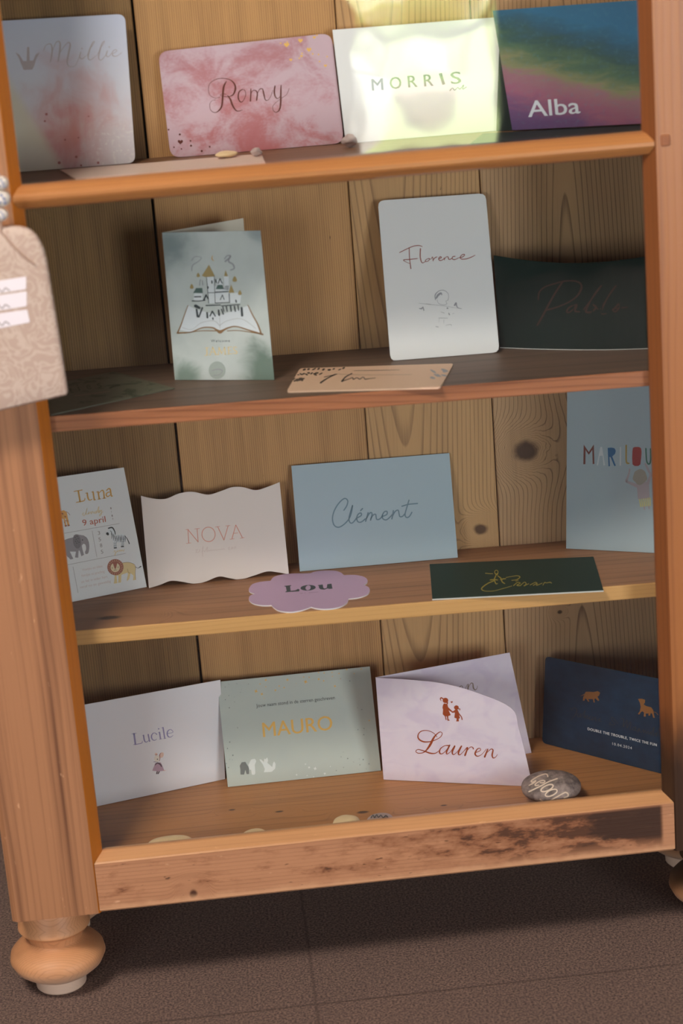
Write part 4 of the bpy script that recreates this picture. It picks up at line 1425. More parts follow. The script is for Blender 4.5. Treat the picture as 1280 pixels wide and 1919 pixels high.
k.strokes([[(255, 600, 8), (295, 590, 8), (265, 640, 8), (310, 640, 8)], [(320, 590, 8), (340, 600, 8), (320, 640, 8)], [(398, 530, 12), (388, 620, 10), (395, 715, 10)], [(370, 630, 6), (420, 610, 8), (430, 630, 8), (480, 540, 8), (470, 630, 8), (500, 600, 8), (515, 620, 8), (540, 590, 8), (555, 612, 8), (590, 592, 8), (605, 605, 8), (640, 590, 8), (655, 603, 8), (700, 582, 8), (720, 592, 8), (760, 578, 8), (800, 585, 8)], [(860, 560, 8), (890, 545, 8), (870, 590, 8), (905, 585, 8)], [(930, 545, 8), (925, 580, 8), (950, 560, 8), (930, 545, 8)], [(965, 540, 8), (985, 545, 8), (970, 580, 8)], [(1000, 530, 8), (1002, 572, 8)]], 'ink_rose_pale')
k.done('lettering', o)

# dusty blue card
pl = standing(3, (562, 1071), (858, 1045), 13.5, 0.11)
o = simple_card('birth_card', pl, [(562, 1071), (858, 1045), (842, 849), (546, 873)], 'paper_dusty_blue',
                'plain dusty blue card with a grey handwritten name in the shelf centre', G3)
k = Ink(pl.at, (600, 910, 0.15625))
k.strokes([[(285, 295), (320, 240), (330, 180), (290, 155), (225, 210), (170, 300), (148, 390), (165, 470), (215, 500), (280, 470), (345, 400), (375, 320), (388, 240)], [(388, 240), (360, 330), (345, 400), (360, 445), (390, 445), (430, 400)],
           [(430, 395), (490, 360), (490, 330), (460, 340), (440, 380), (450, 430), (490, 438), (540, 400)], [(485, 300), (508, 275)], [(575, 325), (560, 380), (545, 428)], [(555, 395), (590, 335), (615, 325), (622, 350), (605, 415)], [(610, 390), (640, 350), (665, 345), (670, 370), (680, 405), (715, 400), (750, 360)],
           [(750, 370), (800, 345), (800, 310), (770, 315), (745, 360), (755, 400), (795, 410), (840, 375), (862, 350)], [(878, 300), (870, 350), (860, 400)], [(868, 365), (900, 310), (935, 295), (945, 330), (955, 370), (985, 370), (1015, 340)],
           [(1065, 175), (1040, 260), (1018, 345), (1035, 382), (1070, 370), (1100, 320)], [(980, 248), (1060, 225), (1168, 215)]], 'ink_slate_blue', 15)
k.done('lettering', o)

# mauve scalloped card lying flat
pl = lying(3, (470, 1135), (690, 1120), (470, 1090), 0.0012)
lobes = [[(95, 282), (45, 262), (35, 232), (70, 185), (150, 162), (250, 152)], [(250, 152), (285, 112), (370, 88), (480, 78), (585, 78), (650, 76)], [(650, 76), (700, 58), (800, 48), (900, 52), (955, 70), (985, 95)],
         [(985, 95), (1090, 92), (1180, 110), (1218, 140), (1212, 172), (1180, 190)], [(1180, 190), (1230, 215), (1242, 250), (1215, 288), (1130, 318), (1030, 330)], [(1030, 330), (1010, 375), (930, 415), (820, 432), (720, 428), (655, 412)],
         [(655, 412), (560, 445), (450, 462), (340, 450), (285, 420), (262, 395)], [(262, 395), (170, 396), (80, 378), (36, 342), (45, 302), (95, 282)]]
ol = []
for lb in lobes:
    ol += catmull(lb, 4)[:-1]
ol = [(460 + x * 0.1875, 1060 + y * 0.1875) for x, y in ol]
o = simple_card('birth_card', pl, ol, 'paper_mauve', 'mauve flower shaped card lying flat at the shelf front', G3, 0.0012, 'paper_lilac_white')
k = Ink(pl.at, (460, 1060, 0.1875))
k.poly([(390, 202), (455, 195), (458, 202), (446, 206), (452, 252), (500, 246), (524, 232), (541, 238), (536, 257), (400, 266), (400, 259), (412, 254), (403, 210), (390, 209)], 'ink_charcoal')
n = 26
for i in range(n):
    a0, a1 = 2 * math.pi * i / n, 2 * math.pi * (i + 1) / n
    e = lambda a, rx, ry: (626 + rx * math.cos(a), 221 + ry * math.sin(a) - 4 * math.cos(a))
    k.poly([e(a0, 76, 28), e(a1, 76, 28), e(a1, 26, 23), e(a0, 26, 23)], 'ink_charcoal')
k.poly([(725, 194), (772, 188), (778, 222), (792, 229), (812, 222), (818, 186), (860, 180), (868, 222), (872, 229), (832, 233), (826, 226), (790, 240), (750, 237), (735, 222), (733, 201), (725, 201)], 'ink_charcoal')
for x in (552, 566, 598, 640, 655, 670, 688, 705, 720):
    k.text('n', (x - 5, 281 - (x - 550) * 0.075), (x + 5, 280 - (x - 550) * 0.075), 9, 'ink_plum')
k.done('lettering', o)

# racing green card lying flat with white paper edge
pl = lying(3, (810, 1124), (1131, 1108), (805, 1057), 0.0014)
o = simple_card('birth_card', pl, [(810, 1122.5), (1131, 1106.5), (1112, 1043), (805, 1057)], 'paper_racing_green',
                'dark green card with gold script lying flat, below the dusty blue card', G3, 0.0013, 'paper_edge_white')
k = Ink(pl.at, (890, 1055, 0.1328125))
k.strokes([[(520, 245, 10), (590, 235, 10), (635, 200, 12), (600, 180, 10), (520, 190, 8), (440, 205, 8)], [(270, 250, 14), (180, 290, 14), (110, 340, 16), (95, 370, 16), (140, 395, 10), (260, 395, 9), (380, 365, 9), (520, 325, 8)],
           [(545, 320, 12), (600, 275, 10), (640, 285, 10), (590, 315, 12), (640, 320, 12)], [(575, 258, 8), (610, 245, 8)], [(640, 320, 12), (700, 270, 10), (722, 300, 14), (690, 325, 12), (760, 292, 10)], [(780, 310, 12), (850, 275, 10), (870, 285, 10), (820, 318, 12), (880, 285, 10), (870, 315, 12), (950, 285, 10)], [(960, 312, 10), (985, 275, 12), (1010, 282, 10), (1060, 272, 12), (1082, 285, 10)]], 'ink_olive_gold')
k.done('lettering', o)
k = Ink(pl.at, (890, 1055, 0.1328125))
k.strokes([[(300, 170, 12), (275, 230, 16), (285, 270, 16), (300, 295, 14), (320, 290, 10)], [(320, 180, 10), (365, 215, 16), (385, 265, 16), (420, 290, 14)], [(215, 240, 14), (270, 235, 16), (320, 240, 12)], [(360, 235, 12), (400, 225, 16), (435, 222, 12)], [(150, 145, 12), (200, 150, 10), (250, 152, 10)], [(285, 150, 12), (310, 165, 14), (325, 150, 10)]], 'ink_olive_gold')
k.ring(303, 128, 24, 26, 10, 'ink_olive_gold')
k.done('illustration', o)

# pale blue card with coloured letters, behind right stile
pl = standing(3, (1061, 1028), (1225, 1036), 4.0, 0.175)
o = simple_card('birth_card', pl, [(1061, 1028), (1250, 1037.5), (1250, 700), (1063, 706)], 'paper_pale_blue',
                'pale blue card with multicoloured cut-out letters beside the right stile', G3)
k = Ink(pl.at, (1080, 820, 0.1171875))
k.poly([(118, 112), (200, 232), (280, 110), (290, 420), (262, 424), (256, 196), (200, 276), (148, 200), (146, 425), (112, 428)], 'ink_oxblood')
k.poly([(385, 150), (412, 150), (460, 445), (435, 445), (420, 290), (374, 292), (348, 445), (325, 445)], 'ink_pale_grey')
k.poly([(502, 165), (560, 160), (610, 170), (632, 210), (620, 260), (575, 303), (632, 445), (618, 460), (600, 440), (548, 312), (530, 310), (538, 458), (515, 460)], 'ink_blue')
k.poly([(697, 150), (717, 150), (715, 450), (692, 450)], 'ink_pale_grey')
k.stroke([(798, 125, 24), (797, 300, 24), (800, 380, 24), (815, 408, 30), (842, 412, 20)], 'ink_ochre')
k.poly([(905, 165), (935, 150), (1000, 150), (1035, 170), (1045, 230), (1035, 350), (1025, 430), (990, 455), (935, 455), (900, 430), (893, 330), (897, 220)], 'ink_red')
k.stroke([(1113, 175, 22), (1117, 280, 22), (1126, 375, 22), (1150, 420, 24), (1178, 410, 24), (1190, 340, 24), (1186, 180, 20)], 'ink_teal')
k.done('lettering', o)
k = Ink(pl.at, (1080, 820, 0.1171875), 0.00016)
k.stroke([(855, 505, 24), (835, 600, 30), (800, 695, 40)], 'ink_skin')
k.stroke([(800, 700, 36), (880, 735, 46), (970, 770, 60)], 'ink_skin')
k.stroke([(1105, 420, 30), (1150, 520, 36), (1185, 600, 40), (1140, 740, 50)], 'ink_skin')
k.lift += 0.00002
k.poly([(960, 740), (1140, 700), (1165, 780), (1175, 985), (985, 985), (975, 840)], 'ink_skin')
k.lift += 0.00002
k.poly([(1018 + (112 + 8 * math.sin(5 * a)) * math.cos(a), 630 + (122 + 7 * math.sin(4 * a + 1)) * math.sin(a)) for a in [2 * math.pi * i / 40 for i in range(40)]], 'ink_hair')
for i in range(6):
    x = 1000 + i * 34
    k.poly([(x, 985 - i * 5), (x + 18, 983 - i * 5), (x + 46 - i * 5, 1108 - i * 3), (x + 22 - i * 4, 1110 - i * 3)], 'ink_lemon')
k.stroke([(1085, 1110, 26), (1092, 1148, 18)], 'ink_skin')
k.stroke([(1160, 1100, 26), (1165, 1138, 18)], 'ink_skin')
k.done('illustration', o)

# ================= bottom =================
pl = standing(4, (182, 1511), (422, 1460), 3.0, 0.112)
o = simple_card('birth_card', pl, [(150, 1518), (422, 1460), (413, 1274), (140, 1324)], 'paper_lilac_white',
                'white card with a small mouse in a dress, leftmost on the cabinet bottom', G4)
k = Ink(pl.at, (230, 1340, 0.09375))
k.strokes([[(225, 375, 34), (254, 585, 34)], [(185, 378, 10), (270, 362, 10)], [(220, 592, 12), (375, 562, 14), (392, 515, 8)], [(415, 405, 26), (432, 500, 26), (455, 538, 20), (490, 533, 14), (520, 505, 8)], [(510, 390, 26), (535, 525, 26)], [(395, 410, 8), (425, 402, 8)], [(530, 530, 10), (555, 515, 8)],
           [(678, 385, 22), (640, 357, 12), (595, 375, 18), (574, 430, 26), (595, 490, 20), (640, 505, 14), (680, 480, 8)], [(735, 345, 26), (755, 475, 26)], [(708, 352, 8), (740, 342, 8)], [(733, 487, 8), (790, 475, 8)],
           [(805, 250, 26), (840, 465, 26)], [(775, 258, 8), (810, 246, 8)], [(815, 472, 8), (868, 462, 8)], [(893, 372, 10), (1000, 347, 10), (985, 305, 14), (945, 290, 12), (903, 320, 22), (888, 375, 26), (910, 430, 22), (955, 442, 14), (1008, 405, 8)]], 'ink_lavender')
k.dot(718, 276, 14, 'ink_lavender')
k.done('lettering', o)
k = Ink(pl.at, (230, 1340, 0.09375))
k.ell(782, 800, 36, 56, 'ink_ear', 18)
k.dot(668, 780, 26, 'ink_ear')
k.poly([(655, 955), (760, 948), (800, 1030), (832, 1110), (720, 1128), (590, 1112), (615, 1050), (642, 985)], 'ink_dress')
k.lift += 0.00003
k.stroke([(765, 755, 8), (738, 800, 16), (745, 860, 14), (730, 920, 12)], 'ink_flower')
k.ell(685, 872, 56, 66, 'ink_mouse')
k.stroke([(650, 800, 10), (690, 792, 14)], 'ink_flower')
k.strokes([[(648, 1000, 16), (690, 960, 26), (750, 985, 30), (775, 1030, 20)], [(690, 1130, 22), (680, 1170, 26)], [(728, 1130, 22), (708, 1170, 24)], [(620, 936, 8), (700, 934, 8)]], 'ink_plum')
k.stroke([(815, 1105, 10), (835, 1112, 7), (862, 1098, 5)], 'ink_rose')
k.lift += 0.00003
k.dot(694, 883, 11, 'ink_black')
k.done('mouse_drawing', o)

pl = standing(4, (427, 1475), (714, 1444), 16.0, 0.112)
o = simple_card('birth_card', pl, [(427, 1475), (714, 1444), (693, 1249), (407, 1278)], 'paper_sage',
                'sage green card sprinkled with gold stars and foil animals', G4)
k = Ink(pl.at, (420, 1250, 0.234375))
for d in (0, 2.5):
    k.text('MAURO', (312 + d, 560), (868 + d, 501), 114, 'ink_gold', up=(-10, -114), spacing=1.0)
    k.lift += 0.00001
for d in (0,):
    k.text('Jouw naam stond in de sterren geschreven', (258 + d, 323), (886 + d, 257), 27, 'ink_black', up=(-3, -27))
    k.lift += 0.00001
k.done('lettering', o)
k = Ink(pl.at, (420, 1250, 0.234375))
for x, y, r in ((255, 193, 15), (302, 216, 12), (333, 104, 11), (506, 102, 12), (652, 118, 16), (756, 97, 11), (886, 153, 11), (410, 186, 10), (440, 152, 8), (480, 165, 8), (680, 82, 7), (796, 110, 8), (863, 44, 7), (918, 52, 7), (1040, 52, 6), (1097, 16, 8), (980, 20, 8), (287, 135, 7), (333, 158, 6), (755, 44, 7), (800, 48, 7), (636, 80, 7), (866, 75, 6), (710, 100, 4), (575, 132, 4), (1160, 428, 8), (320, 250, 5), (930, 95, 5)):
    k.star(x, y, r * 1.15, 'ink_gold')
for x, y, r in ((680, 803, 12), (728, 812, 16), (805, 852, 13), (580, 862, 10), (716, 878, 8), (664, 868, 7), (650, 776, 8), (850, 795, 6)):
    k.star(x, y, r, 'ink_silver')
for x, y, r in ((10, 262, 6), (38, 228, 5), (80, 240, 4), (42, 326, 8), (83, 280, 4), (145, 272, 4), (130, 203, 4), (8, 160, 5), (38, 140, 4), (195, 136, 5), (102, 132, 5), (138, 180, 3), (45, 600, 8), (27, 652, 7), (70, 706, 9), (108, 486, 6), (18, 772, 6), (35, 804, 7), (66, 742, 4), (45, 738, 4), (1070, 500, 6), (1118, 492, 6), (1117, 541, 7), (1100, 340, 6), (1066, 325, 4), (1005, 112, 7), (932, 92, 5), (988, 732, 8), (1112, 740, 8), (1158, 775, 7), (1085, 782, 6), (935, 718, 5), (952, 680, 4), (897, 827, 6), (955, 803, 5), (1080, 735, 4), (1137, 815, 4), (1035, 760, 4), (90, 568, 3), (1120, 220, 4)):
    k.star(x, y, r, 'ink_silver_dark')
k.done('star_print', o)
k = Ink(pl.at, (420, 1250, 0.234375))
k.poly([(125, 790), (140, 762), (170, 758), (188, 790), (197, 790), (200, 855), (180, 857), (170, 822), (160, 860), (130, 860), (130, 820)], 'ink_silver_dark')
k.poly([(190, 792), (215, 740), (245, 733), (258, 753), (245, 780), (250, 850), (240, 862), (222, 860), (215, 820), (204, 822)], 'ink_silver')
k.done('dog_foil', o)
k = Ink(pl.at, (420, 1250, 0.234375))
k.poly([(282, 740), (295, 738), (318, 760), (320, 732), (332, 738), (345, 722), (352, 750), (345, 765), (385, 800), (390, 772), (400, 755), (412, 775), (408, 812), (380, 838), (318, 842), (325, 815), (310, 780)], 'ink_silver')
k.done('cat_foil', o)

# folded lilac card with curved front leaf
plF = standing(4, (719, 1461), (998, 1474), 0.0, 0.116)
root = empty('folded_card', base_origin(plF))
tag(root, 'folded lilac white card with a curved front leaf and copper script', 'card', G4)
arc = catmull([(704, 1270), (770, 1274), (830, 1281), (890, 1297), (958, 1327), (972, 1365), (985, 1415), (998, 1474)], 5)
mb = MB()
slab(mb, plF, [(719, 1461)] + arc, 'paper_lilac_marble', 0.0005)
front = mb.build('front_leaf', root)
fb, ft = plF.at((719, 1461)), plF.at((704, 1270))
br_ = hit((996, 1412), *shelf_plane(4))
d_ = Vector((br_.x - fb.x, br_.y - fb.y, 0))
off = Vector((0, 0.0008, 0))
plB = Plane(fb + off, d_.normalized(), Vector((0, 0, 1)), d_.length, 0.116)
plB.s = 4
mb = MB()
slab(mb, plB, [to_px(fb + off), (996, 1412), (955, 1223), to_px(ft + off)], 'paper_lilac_marble', 0.0005)
back = mb.build('back_leaf', root)
LAUREN = [[(420, 555, 7), (380, 510, 7), (310, 482, 8), (240, 490, 10), (205, 530, 12), (210, 575, 16), (260, 608, 16), (330, 610, 12), (400, 590, 9), (460, 555, 8), (480, 515, 8), (455, 498, 9), (415, 525, 12), (380, 570, 22), (345, 640, 26), (300, 705, 16), (260, 735, 10), (205, 740, 9), (178, 720, 8), (205, 698, 8), (270, 715, 12), (340, 740, 16), (400, 742, 10), (440, 715, 7)],
          [(560, 655, 16), (510, 655, 8), (460, 690, 12), (450, 735, 16), (475, 748, 10), (520, 715, 7), (560, 655, 7)], [(565, 650, 16), (530, 725, 16), (535, 750, 10), (575, 725, 6)],
          [(575, 725, 6), (625, 655, 14), (595, 725, 18), (610, 757, 10), (655, 720, 6), (690, 665, 6)], [(700, 660, 16), (665, 735, 18), (680, 760, 10), (720, 725, 6)],
          [(720, 725, 6), (770, 675, 14), (740, 765, 20)], [(752, 730, 6), (795, 675, 8), (825, 672, 10), (835, 690, 14)],
          [(860, 735, 8), (915, 710, 8), (910, 685, 8), (880, 695, 12), (855, 745, 18), (880, 775, 12), (930, 755, 6), (985, 692, 6)],
          [(1000, 695, 14), (965, 782, 20)], [(985, 740, 6), (1035, 695, 9), (1060, 705, 14), (1050, 760, 18), (1062, 795, 12), (1090, 785, 7), (1110, 755, 5)]]
CL = (750, 1290, 0.1640625)
k = Ink(plF.at, CL)
k.strokes(LAUREN, 'ink_rust_bright')
k.done('lettering', front)
k = Ink(plF.at, CL)
R_ = 'ink_rust_bright'
k.ell(517, 138, 32, 30, R_)
k.stroke([(490, 120, 12), (470, 108, 14), (458, 120, 12), (466, 142, 6)], R_)
k.poly([(530, 150), (548, 160), (545, 180), (530, 178)], R_)
k.poly([(500, 172), (538, 178), (548, 215), (600, 265), (596, 277), (553, 250), (578, 305), (548, 318), (551, 352), (570, 368), (540, 370), (532, 320), (522, 318), (530, 356), (520, 364), (510, 320), (485, 295), (490, 240), (482, 225), (488, 192)], R_)
k.ell(642, 219, 27, 25, R_)
k.stroke([(665, 235, 10), (682, 236, 10), (680, 252, 5)], R_)
k.poly([(625, 243), (655, 243), (672, 280), (706, 325), (715, 362), (700, 357), (696, 330), (672, 302), (683, 340), (668, 348), (671, 377), (640, 378), (645, 345), (618, 335), (625, 277), (590, 279), (588, 267), (616, 255)], R_)
k.heart(588, 157, 13, R_)
k.done('silhouette', front)
k = Ink(plB.at, CL)
ca, sa = math.cos(-0.33), math.sin(-0.33)
ax, ay = 1060, 750
bx, by = (888 - 750) / 0.1640625, (1287 - 1290) / 0.1640625
k.tf = lambda x, y: (bx + ((x - ax) * ca - (y - ay) * sa) * 0.86, by + ((x - ax) * sa + (y - ay) * ca) * 0.86)
k.strokes(LAUREN, 'ink_brown_pale')
k.done('lettering', back)

# navy twins card
pl = standing(4, (1016, 1392), (1240, 1450), 4.0, 0.1)
o = simple_card('birth_card', pl, rounded([(1016, 1392), (1290, 1463), (1290, 1283), (1022, 1230)], 8), 'paper_navy',
                'navy blue card with two bronze lion cubs at the right stile', G4)
CB = (1050, 1270, 0.15625)
k = Ink(pl.at, CB)
k.text('DOUBLE THE TROUBLE, TWICE THE FUN', (328, 628), (1156, 823), 31, 'ink_white', up=(0, -31), spacing=1.15)
k.text('10.04.2024', (625, 806), (858, 860), 31, 'ink_white', up=(0, -31), spacing=1.2)
k.lift += 0.00001
k.text('DOUBLE THE TROUBLE, TWICE THE FUN', (330, 628), (1158, 823), 31, 'ink_white', up=(0, -31), spacing=1.15)
k.strokes([[(120, 365, 10), (135, 385, 8), (165, 360, 8), (195, 380, 12), (190, 430, 12), (150, 480, 8), (125, 505, 8)], [(215, 425, 6), (205, 460, 10), (225, 470, 8), (245, 430, 6), (240, 475, 8), (270, 440, 6), (300, 390, 8), (280, 480, 8), (305, 450, 6), (300, 490, 8), (330, 450, 6), (325, 495, 8), (370, 460, 8), (345, 490, 10), (375, 505, 8), (390, 465, 6), (385, 510, 8), (420, 475, 8), (425, 515, 8), (450, 500, 6), (485, 490, 8), (460, 515, 10), (500, 525, 6)],
           [(690, 550, 6), (630, 480, 8), (610, 495, 8), (655, 560, 8), (590, 560, 8), (610, 530, 6)], [(725, 490, 8), (760, 500, 10), (755, 590, 10), (800, 510, 8), (800, 600, 10), (845, 530, 8), (840, 620, 10)], [(890, 590, 8), (865, 615, 10), (890, 630, 8), (905, 590, 8), (910, 640, 8), (955, 605, 8), (930, 655, 8), (940, 610, 8), (970, 655, 8), (1000, 620, 8), (1000, 665, 8), (1025, 630, 8), (1030, 670, 8), (1055, 640, 8), (1060, 680, 8), (1085, 650, 8), (1090, 690, 8), (1125, 590, 8), (1115, 695, 8), (1150, 660, 8), (1150, 705, 8), (1190, 600, 8), (1180, 710, 8)]], 'ink_night')
k.done('lettering', o)
k = Ink(pl.at, CB)
k.poly([(235, 222), (290, 195), (305, 168), (340, 168), (400, 172), (450, 160), (478, 180), (465, 215), (445, 227), (468, 268), (455, 282), (420, 247), (408, 260), (415, 295), (400, 299), (390, 257), (335, 257), (350, 285), (335, 289), (310, 252), (295, 252), (292, 276), (270, 276), (275, 232), (290, 207)], 'ink_bronze')
k.done('cub_silhouette', o)
k = Ink(pl.at, CB)
k.poly([(932, 255), (975, 252), (1018, 265), (1015, 300), (1000, 320), (1030, 340), (1090, 355), (1115, 390), (1125, 450), (1135, 480), (1115, 482), (1100, 430), (1085, 425), (1075, 457), (1055, 452), (1060, 430), (1025, 430), (1025, 467), (1000, 465), (1005, 420), (985, 402), (965, 415), (950, 442), (930, 437), (955, 400), (965, 350), (955, 300)], 'ink_bronze')
k.stroke([(1120, 410, 6), (1150, 420, 6), (1170, 445, 8)], 'ink_bronze')
k.done('cub_silhouette', o)

# ------------------------------------------------------------------ stones
t = NT('grey_stone')
a = t.noise(t.obj(), 55.0, 4.0, 0.65)
b = t.noise(t.obj(), 260.0, 2.0, 0.6)
t.finish(t.mix(t.step(t.math('ADD', a, t.math('MULTIPLY', b, 0.3)), 0.45, 0.85), alb((84, 70, 68)), alb((146, 126, 120))), 0.65, 0.3, b, 0.3, 0.0006)
t = NT('cream_stone')
t.finish(t.mix(t.noise(t.obj(), 70.0, 3.0), alb((228, 200, 160)), alb((212, 182, 140))), 0.45, 0.4)
t = NT('pale_stone')
t.finish(t.mix(t.noise(t.obj(), 90.0, 3.0), alb((170, 150, 146)), alb((140, 122, 120))), 0.6, 0.3)
flat('chalk_line', (206, 180, 160), 0.6)


def pebble(name, c, r, mat, seed, label, group=None, amp=0.10, rot=0.0):
    mb = MB()
    blob(mb, (0, 0, 0), (1, 1, 1), mat, seed, amp, 4, 1.2)
    R_ = Matrix.Rotation(rot, 3, 'Z')
    zmin = 1e9
    for v in mb.v:
        w = R_ @ Vector((v.x * r[0], v.y * r[1], v.z * r[2]))
        v.x, v.y, v.z = w.x, w.y, w.z
        zmin = min(zmin, v.z)
    for v in mb.v:
        v.x += c[0]
        v.y += c[1]
        v.z += c[2] - zmin + 0.0003
    bvh = BVHTree.FromPolygons([tuple(v) for v in mb.v], mb.f)
    o = mb.build(name, origin=c, smooth=True)
    tag(o, label, 'stone', group)
    return o, bvh


def on_mesh(bvh):
    def fn(px, lift):
        d = ray(*px)
        loc, nn_, _, _ = bvh.ray_cast(CAM, d)
        if loc is None:
            loc, nn_, _, _ = bvh.find_nearest(CAM + d * 2.05)
        return loc + nn_ * (lift + 0.00025)
    return fn


o, bvh = pebble('engraved_stone', (0.4535, 0.0455, Z_BOT), (0.0305, 0.024, 0.0155), 'grey_stone', 2.0, 'dark grey stone with pale carved writing behind the bottom rail', None, 0.05, -0.15)
k = Ink(on_mesh(bvh), (960, 1430, 0.109375))
k.strokes([[(610, 235, 22), (590, 195, 20), (530, 200, 20), (440, 235, 18), (360, 285, 20), (325, 315, 20), (355, 330, 20), (405, 305, 20), (375, 340, 20), (290, 385, 14)], [(480, 340, 18), (535, 340, 18), (562, 315, 18), (530, 300, 18), (460, 320, 18), (398, 365, 20), (402, 388, 20), (455, 380, 18)],
           [(770, 270, 20), (620, 325, 20), (480, 400, 22), (290, 490, 24)], [(890, 590, 26), (945, 570, 24), (955, 530, 24), (910, 502, 24), (840, 535, 22), (740, 590, 22), (650, 640, 22)], [(480, 620, 22), (530, 655, 24)]], 'chalk_line', per=8)
k.ring(597, 430, 112, 44, 22, 'chalk_line', -24)
k.ring(668, 510, 108, 46, 22, 'chalk_line', -24)
k.done('lettering', o)
GP = 'pebbles behind the bottom rail'
pebble('pebble', (0.067, 0.0315, Z_BOT), (0.0225, 0.0110, 0.0055), 'cream_stone', 5.0, 'large flat cream pebble at the left end behind the bottom rail', GP)
pebble('pebble', (0.151, 0.0315, Z_BOT), (0.0118, 0.0090, 0.0047), 'cream_stone', 6.0, 'smallest cream pebble, mostly hidden behind the bottom rail below the sage card', GP)
pebble('pebble', (0.243, 0.0322, Z_BOT), (0.0138, 0.0115, 0.0065), 'cream_stone', 7.0, 'cream pebble beside the small grey marked stone at mid rail', GP)
o, bvh = pebble('pebble', (0.2770, 0.0315, Z_BOT), (0.0130, 0.011, 0.0058), 'pale_stone', 8.0, 'small grey pebble with dark scribbled marks at mid rail', GP)
k = Ink(on_mesh(bvh), (260, 1500, 0.390625))
k.strokes([[(1115, 85, 4), (1125, 72, 4), (1132, 84, 4), (1142, 70, 4), (1150, 82, 4), (1162, 72, 4), (1172, 84, 4), (1185, 74, 4), (1195, 82, 4)]], 'ink_charcoal')
k.done('lettering', o)
pz = env_pl.at((425, 296)) + env_pl.n * 0.0001
pebble('pebble', tuple(pz), (0.0105, 0.008, 0.0032), 'cream_stone', 9.0, 'ivory pebble on the blush envelope under the pink card', None)
sp_ = hit((483, 294), *shelf_plane(1))
o, _ = pebble('shell', tuple(env_pl.at((481, 293)) + env_pl.n * 0.0001), (0.0055, 0.005, 0.0042), 'pale_stone', 11.0, 'tiny grey white shell at the right end of the blush envelope', None, 0.3)
o['category'] = 'shell'
o, _ = pebble('shell', tuple(hit((656, 276), *shelf_plane(1))), (0.0075, 0.006, 0.0055), 'pale_stone', 12.0, 'pinkish shell at the foot of the white card on the top shelf', None, 0.3)
o['category'] = 'shell'

# ------------------------------------------------------------------ hanging fabric tag
t = NT('tag_fabric')
P = t.obj()
X, Y, Z = t.xyz(P)
v2 = t.vec(X, 0.0, Z)
sw = t.noise(v2, 42.0, 1.0, 0.5, 3.2)
br = t.math('SUBTRACT', 1.0, t.step(t.math('ABSOLUTE', t.math('SUBTRACT', sw, 0.5)), 0.02, 0.075))
c = t.mix(t.math('MULTIPLY', br, 0.4), alb((160, 138, 126)), alb((190, 174, 162)))
weave = t.noise(P, 1400.0, 2.0)
t.finish(t.mix(t.math('MULTIPLY', weave, 0.25), c, alb((150, 122, 110))), 0.85, 0.15, weave, 0.3, 0.0004)
flat('tag_label', (206, 196, 200))
flat('tag_cord', (150, 124, 110), 0.8)
flat('bead_white', (196, 186, 176), 0.3, 0.6)
flat('bead_blue', (96, 104, 140), 0.3, 0.6)
TY = -0.034
TP = Vector((0, TY, 0))
TN = Vector((0, 1, 0))
at_tag = lambda px, lift=0.0: hit(px, Vector((0, TY - lift, 0)), TN)
ol = catmull([(20, 424), (48, 428), (66, 440), (80, 463), (88, 490)], 5) + [(96, 540), (111, 630), (127, 736)] + [(124, 742), (60, 757), (-20, 776), (-78, 790), (-84, 786)] + [(-88, 700), (-92, 560)] + catmull([(-92, 520), (-86, 480), (-62, 448), (-30, 430)], 5)
fpts = [at_tag(p) for p in ol]
cen = sum(fpts, Vector()) / len(fpts)
mb = MB()
# padded: rim set back, face bulging towards the front
n_ = len(fpts)
rings = [(1.0, 0.0035), (0.985, 0.0008), (0.95, -0.0004), (0.86, -0.0014), (0.6, -0.0022), (0.25, -0.0025)]
vv = []
for s, dy in rings:
    vv += [Vector((cen.x + (p.x - cen.x) * s, TY + dy, cen.z + (p.z - cen.z) * s)) for p in fpts]
ff = []
for r in range(len(rings) - 1):
    for i in range(n_):
        j = (i + 1) % n_
        ff.append([r * n_ + i, r * n_ + j, (r + 1) * n_ + j, (r + 1) * n_ + i])
ff.append([(len(rings) - 1) * n_ + i for i in range(n_)])
b0 = len(vv)
vv += [Vector((p.x, TY + 0.007, p.z)) for p in fpts]
for i in range(n_):
    j = (i + 1) % n_
    ff.append([i, j, b0 + j, b0 + i])
ff.append([b0 + i for i in range(n_)][::-1])
mb.mesh(vv, ff, 'tag_fabric')
topz = max(p.z for p in fpts)
org = Vector((cen.x, TY, min(p.z for p in fpts)))
tagroot = empty('hanging_tag', org)
tag(tagroot, 'beige padded fabric tag with white labels hanging at the left stile', 'tag')
body = mb.build('tag_body', tagroot, smooth=True)
mb = MB()
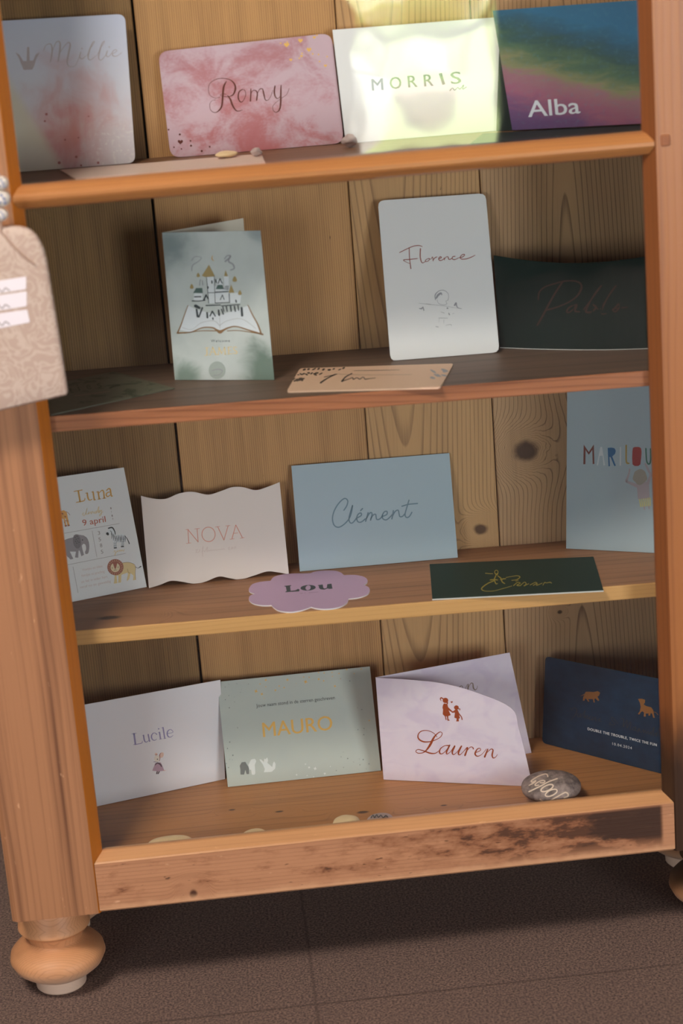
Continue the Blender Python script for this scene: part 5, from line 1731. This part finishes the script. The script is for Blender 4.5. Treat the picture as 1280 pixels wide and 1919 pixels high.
for a in ([(-45, 533), (49, 518), (49, 542), (-42, 556)], [(-42, 559), (50, 546), (50, 574), (-40, 588)], [(-40, 593), (51, 580), (56, 604), (-35, 622)]):
    f = [at_tag(p, 0.0028) for p in rounded(a, 3)]
    bq = [p + Vector((0, 0.0016, 0)) for p in f]
    mb.face(f, 'tag_label')
    for i in range(len(f)):
        j = (i + 1) % len(f)
        mb.face([f[i], f[j], bq[j], bq[i]], 'tag_label')
lab = mb.build('text_strip', body, merge=True)
k = Ink(lambda px, lift: at_tag(px, 0.0029 + lift))
for y in (538, 569, 601):
    k.stroke([(-30, y + 12, 2), (-20, y + 5, 2), (-12, y + 11, 2), (-4, y + 3, 2), (4, y + 9, 2), (10, y + 2, 2), (18, y + 7, 2)], 'ink_line')
k.done('lettering', lab)
# cord: from the key through the beads, round the shoulder of the tag
b1, b2, b3 = at_tag((2, 343)), at_tag((3, 372)), at_tag((2, 402))
mb = MB()
pts = [KEY + Vector((0.0021, -0.0, -0.0125)), Vector((-0.026, -0.036, 0.838)), at_tag((-4, 325)), b1, b2, b3, at_tag((1, 420)), at_tag((2, 434), 0.0012)]
tube(mb, [Vector(p) for p in catmull([tuple(p) for p in pts], 5)], 0.0011, 'tag_cord')
cr_ = [at_tag((2, 434), 0.0014), at_tag((14, 448), 0.0020), at_tag((32, 468), 0.0026), at_tag((50, 484), 0.0028), at_tag((66, 496), 0.0022)]
tube(mb, [Vector(p) for p in catmull([tuple(p) for p in cr_], 5)], 0.0011, 'tag_cord')
mb.build('cord', tagroot, smooth=True)
for i, (p, r) in enumerate(((b1, 0.0066), (b2, 0.0078), (b3, 0.0062))):
    mb = MB()
    blob(mb, p, (r, r, r * 0.92), 'bead_white', i, 0.0, 3)
    bd = mb.build('bead', tagroot, smooth=True)
    mb = MB()
    for dx, dz in ((0.35, 0.1), (0.1, 0.55), (-0.2, -0.3), (0.45, -0.45)):
        v = Vector((dx, -1, dz)).normalized() * r
        blob(mb, p + v * 0.97, (r * 0.18, r * 0.18, r * 0.18), 'bead_blue', 0, 0.0, 2)
    mb.build('flower_dots', bd, smooth=True)

for o in SC.objects:
    if '_o' in o:
        del o['_o']
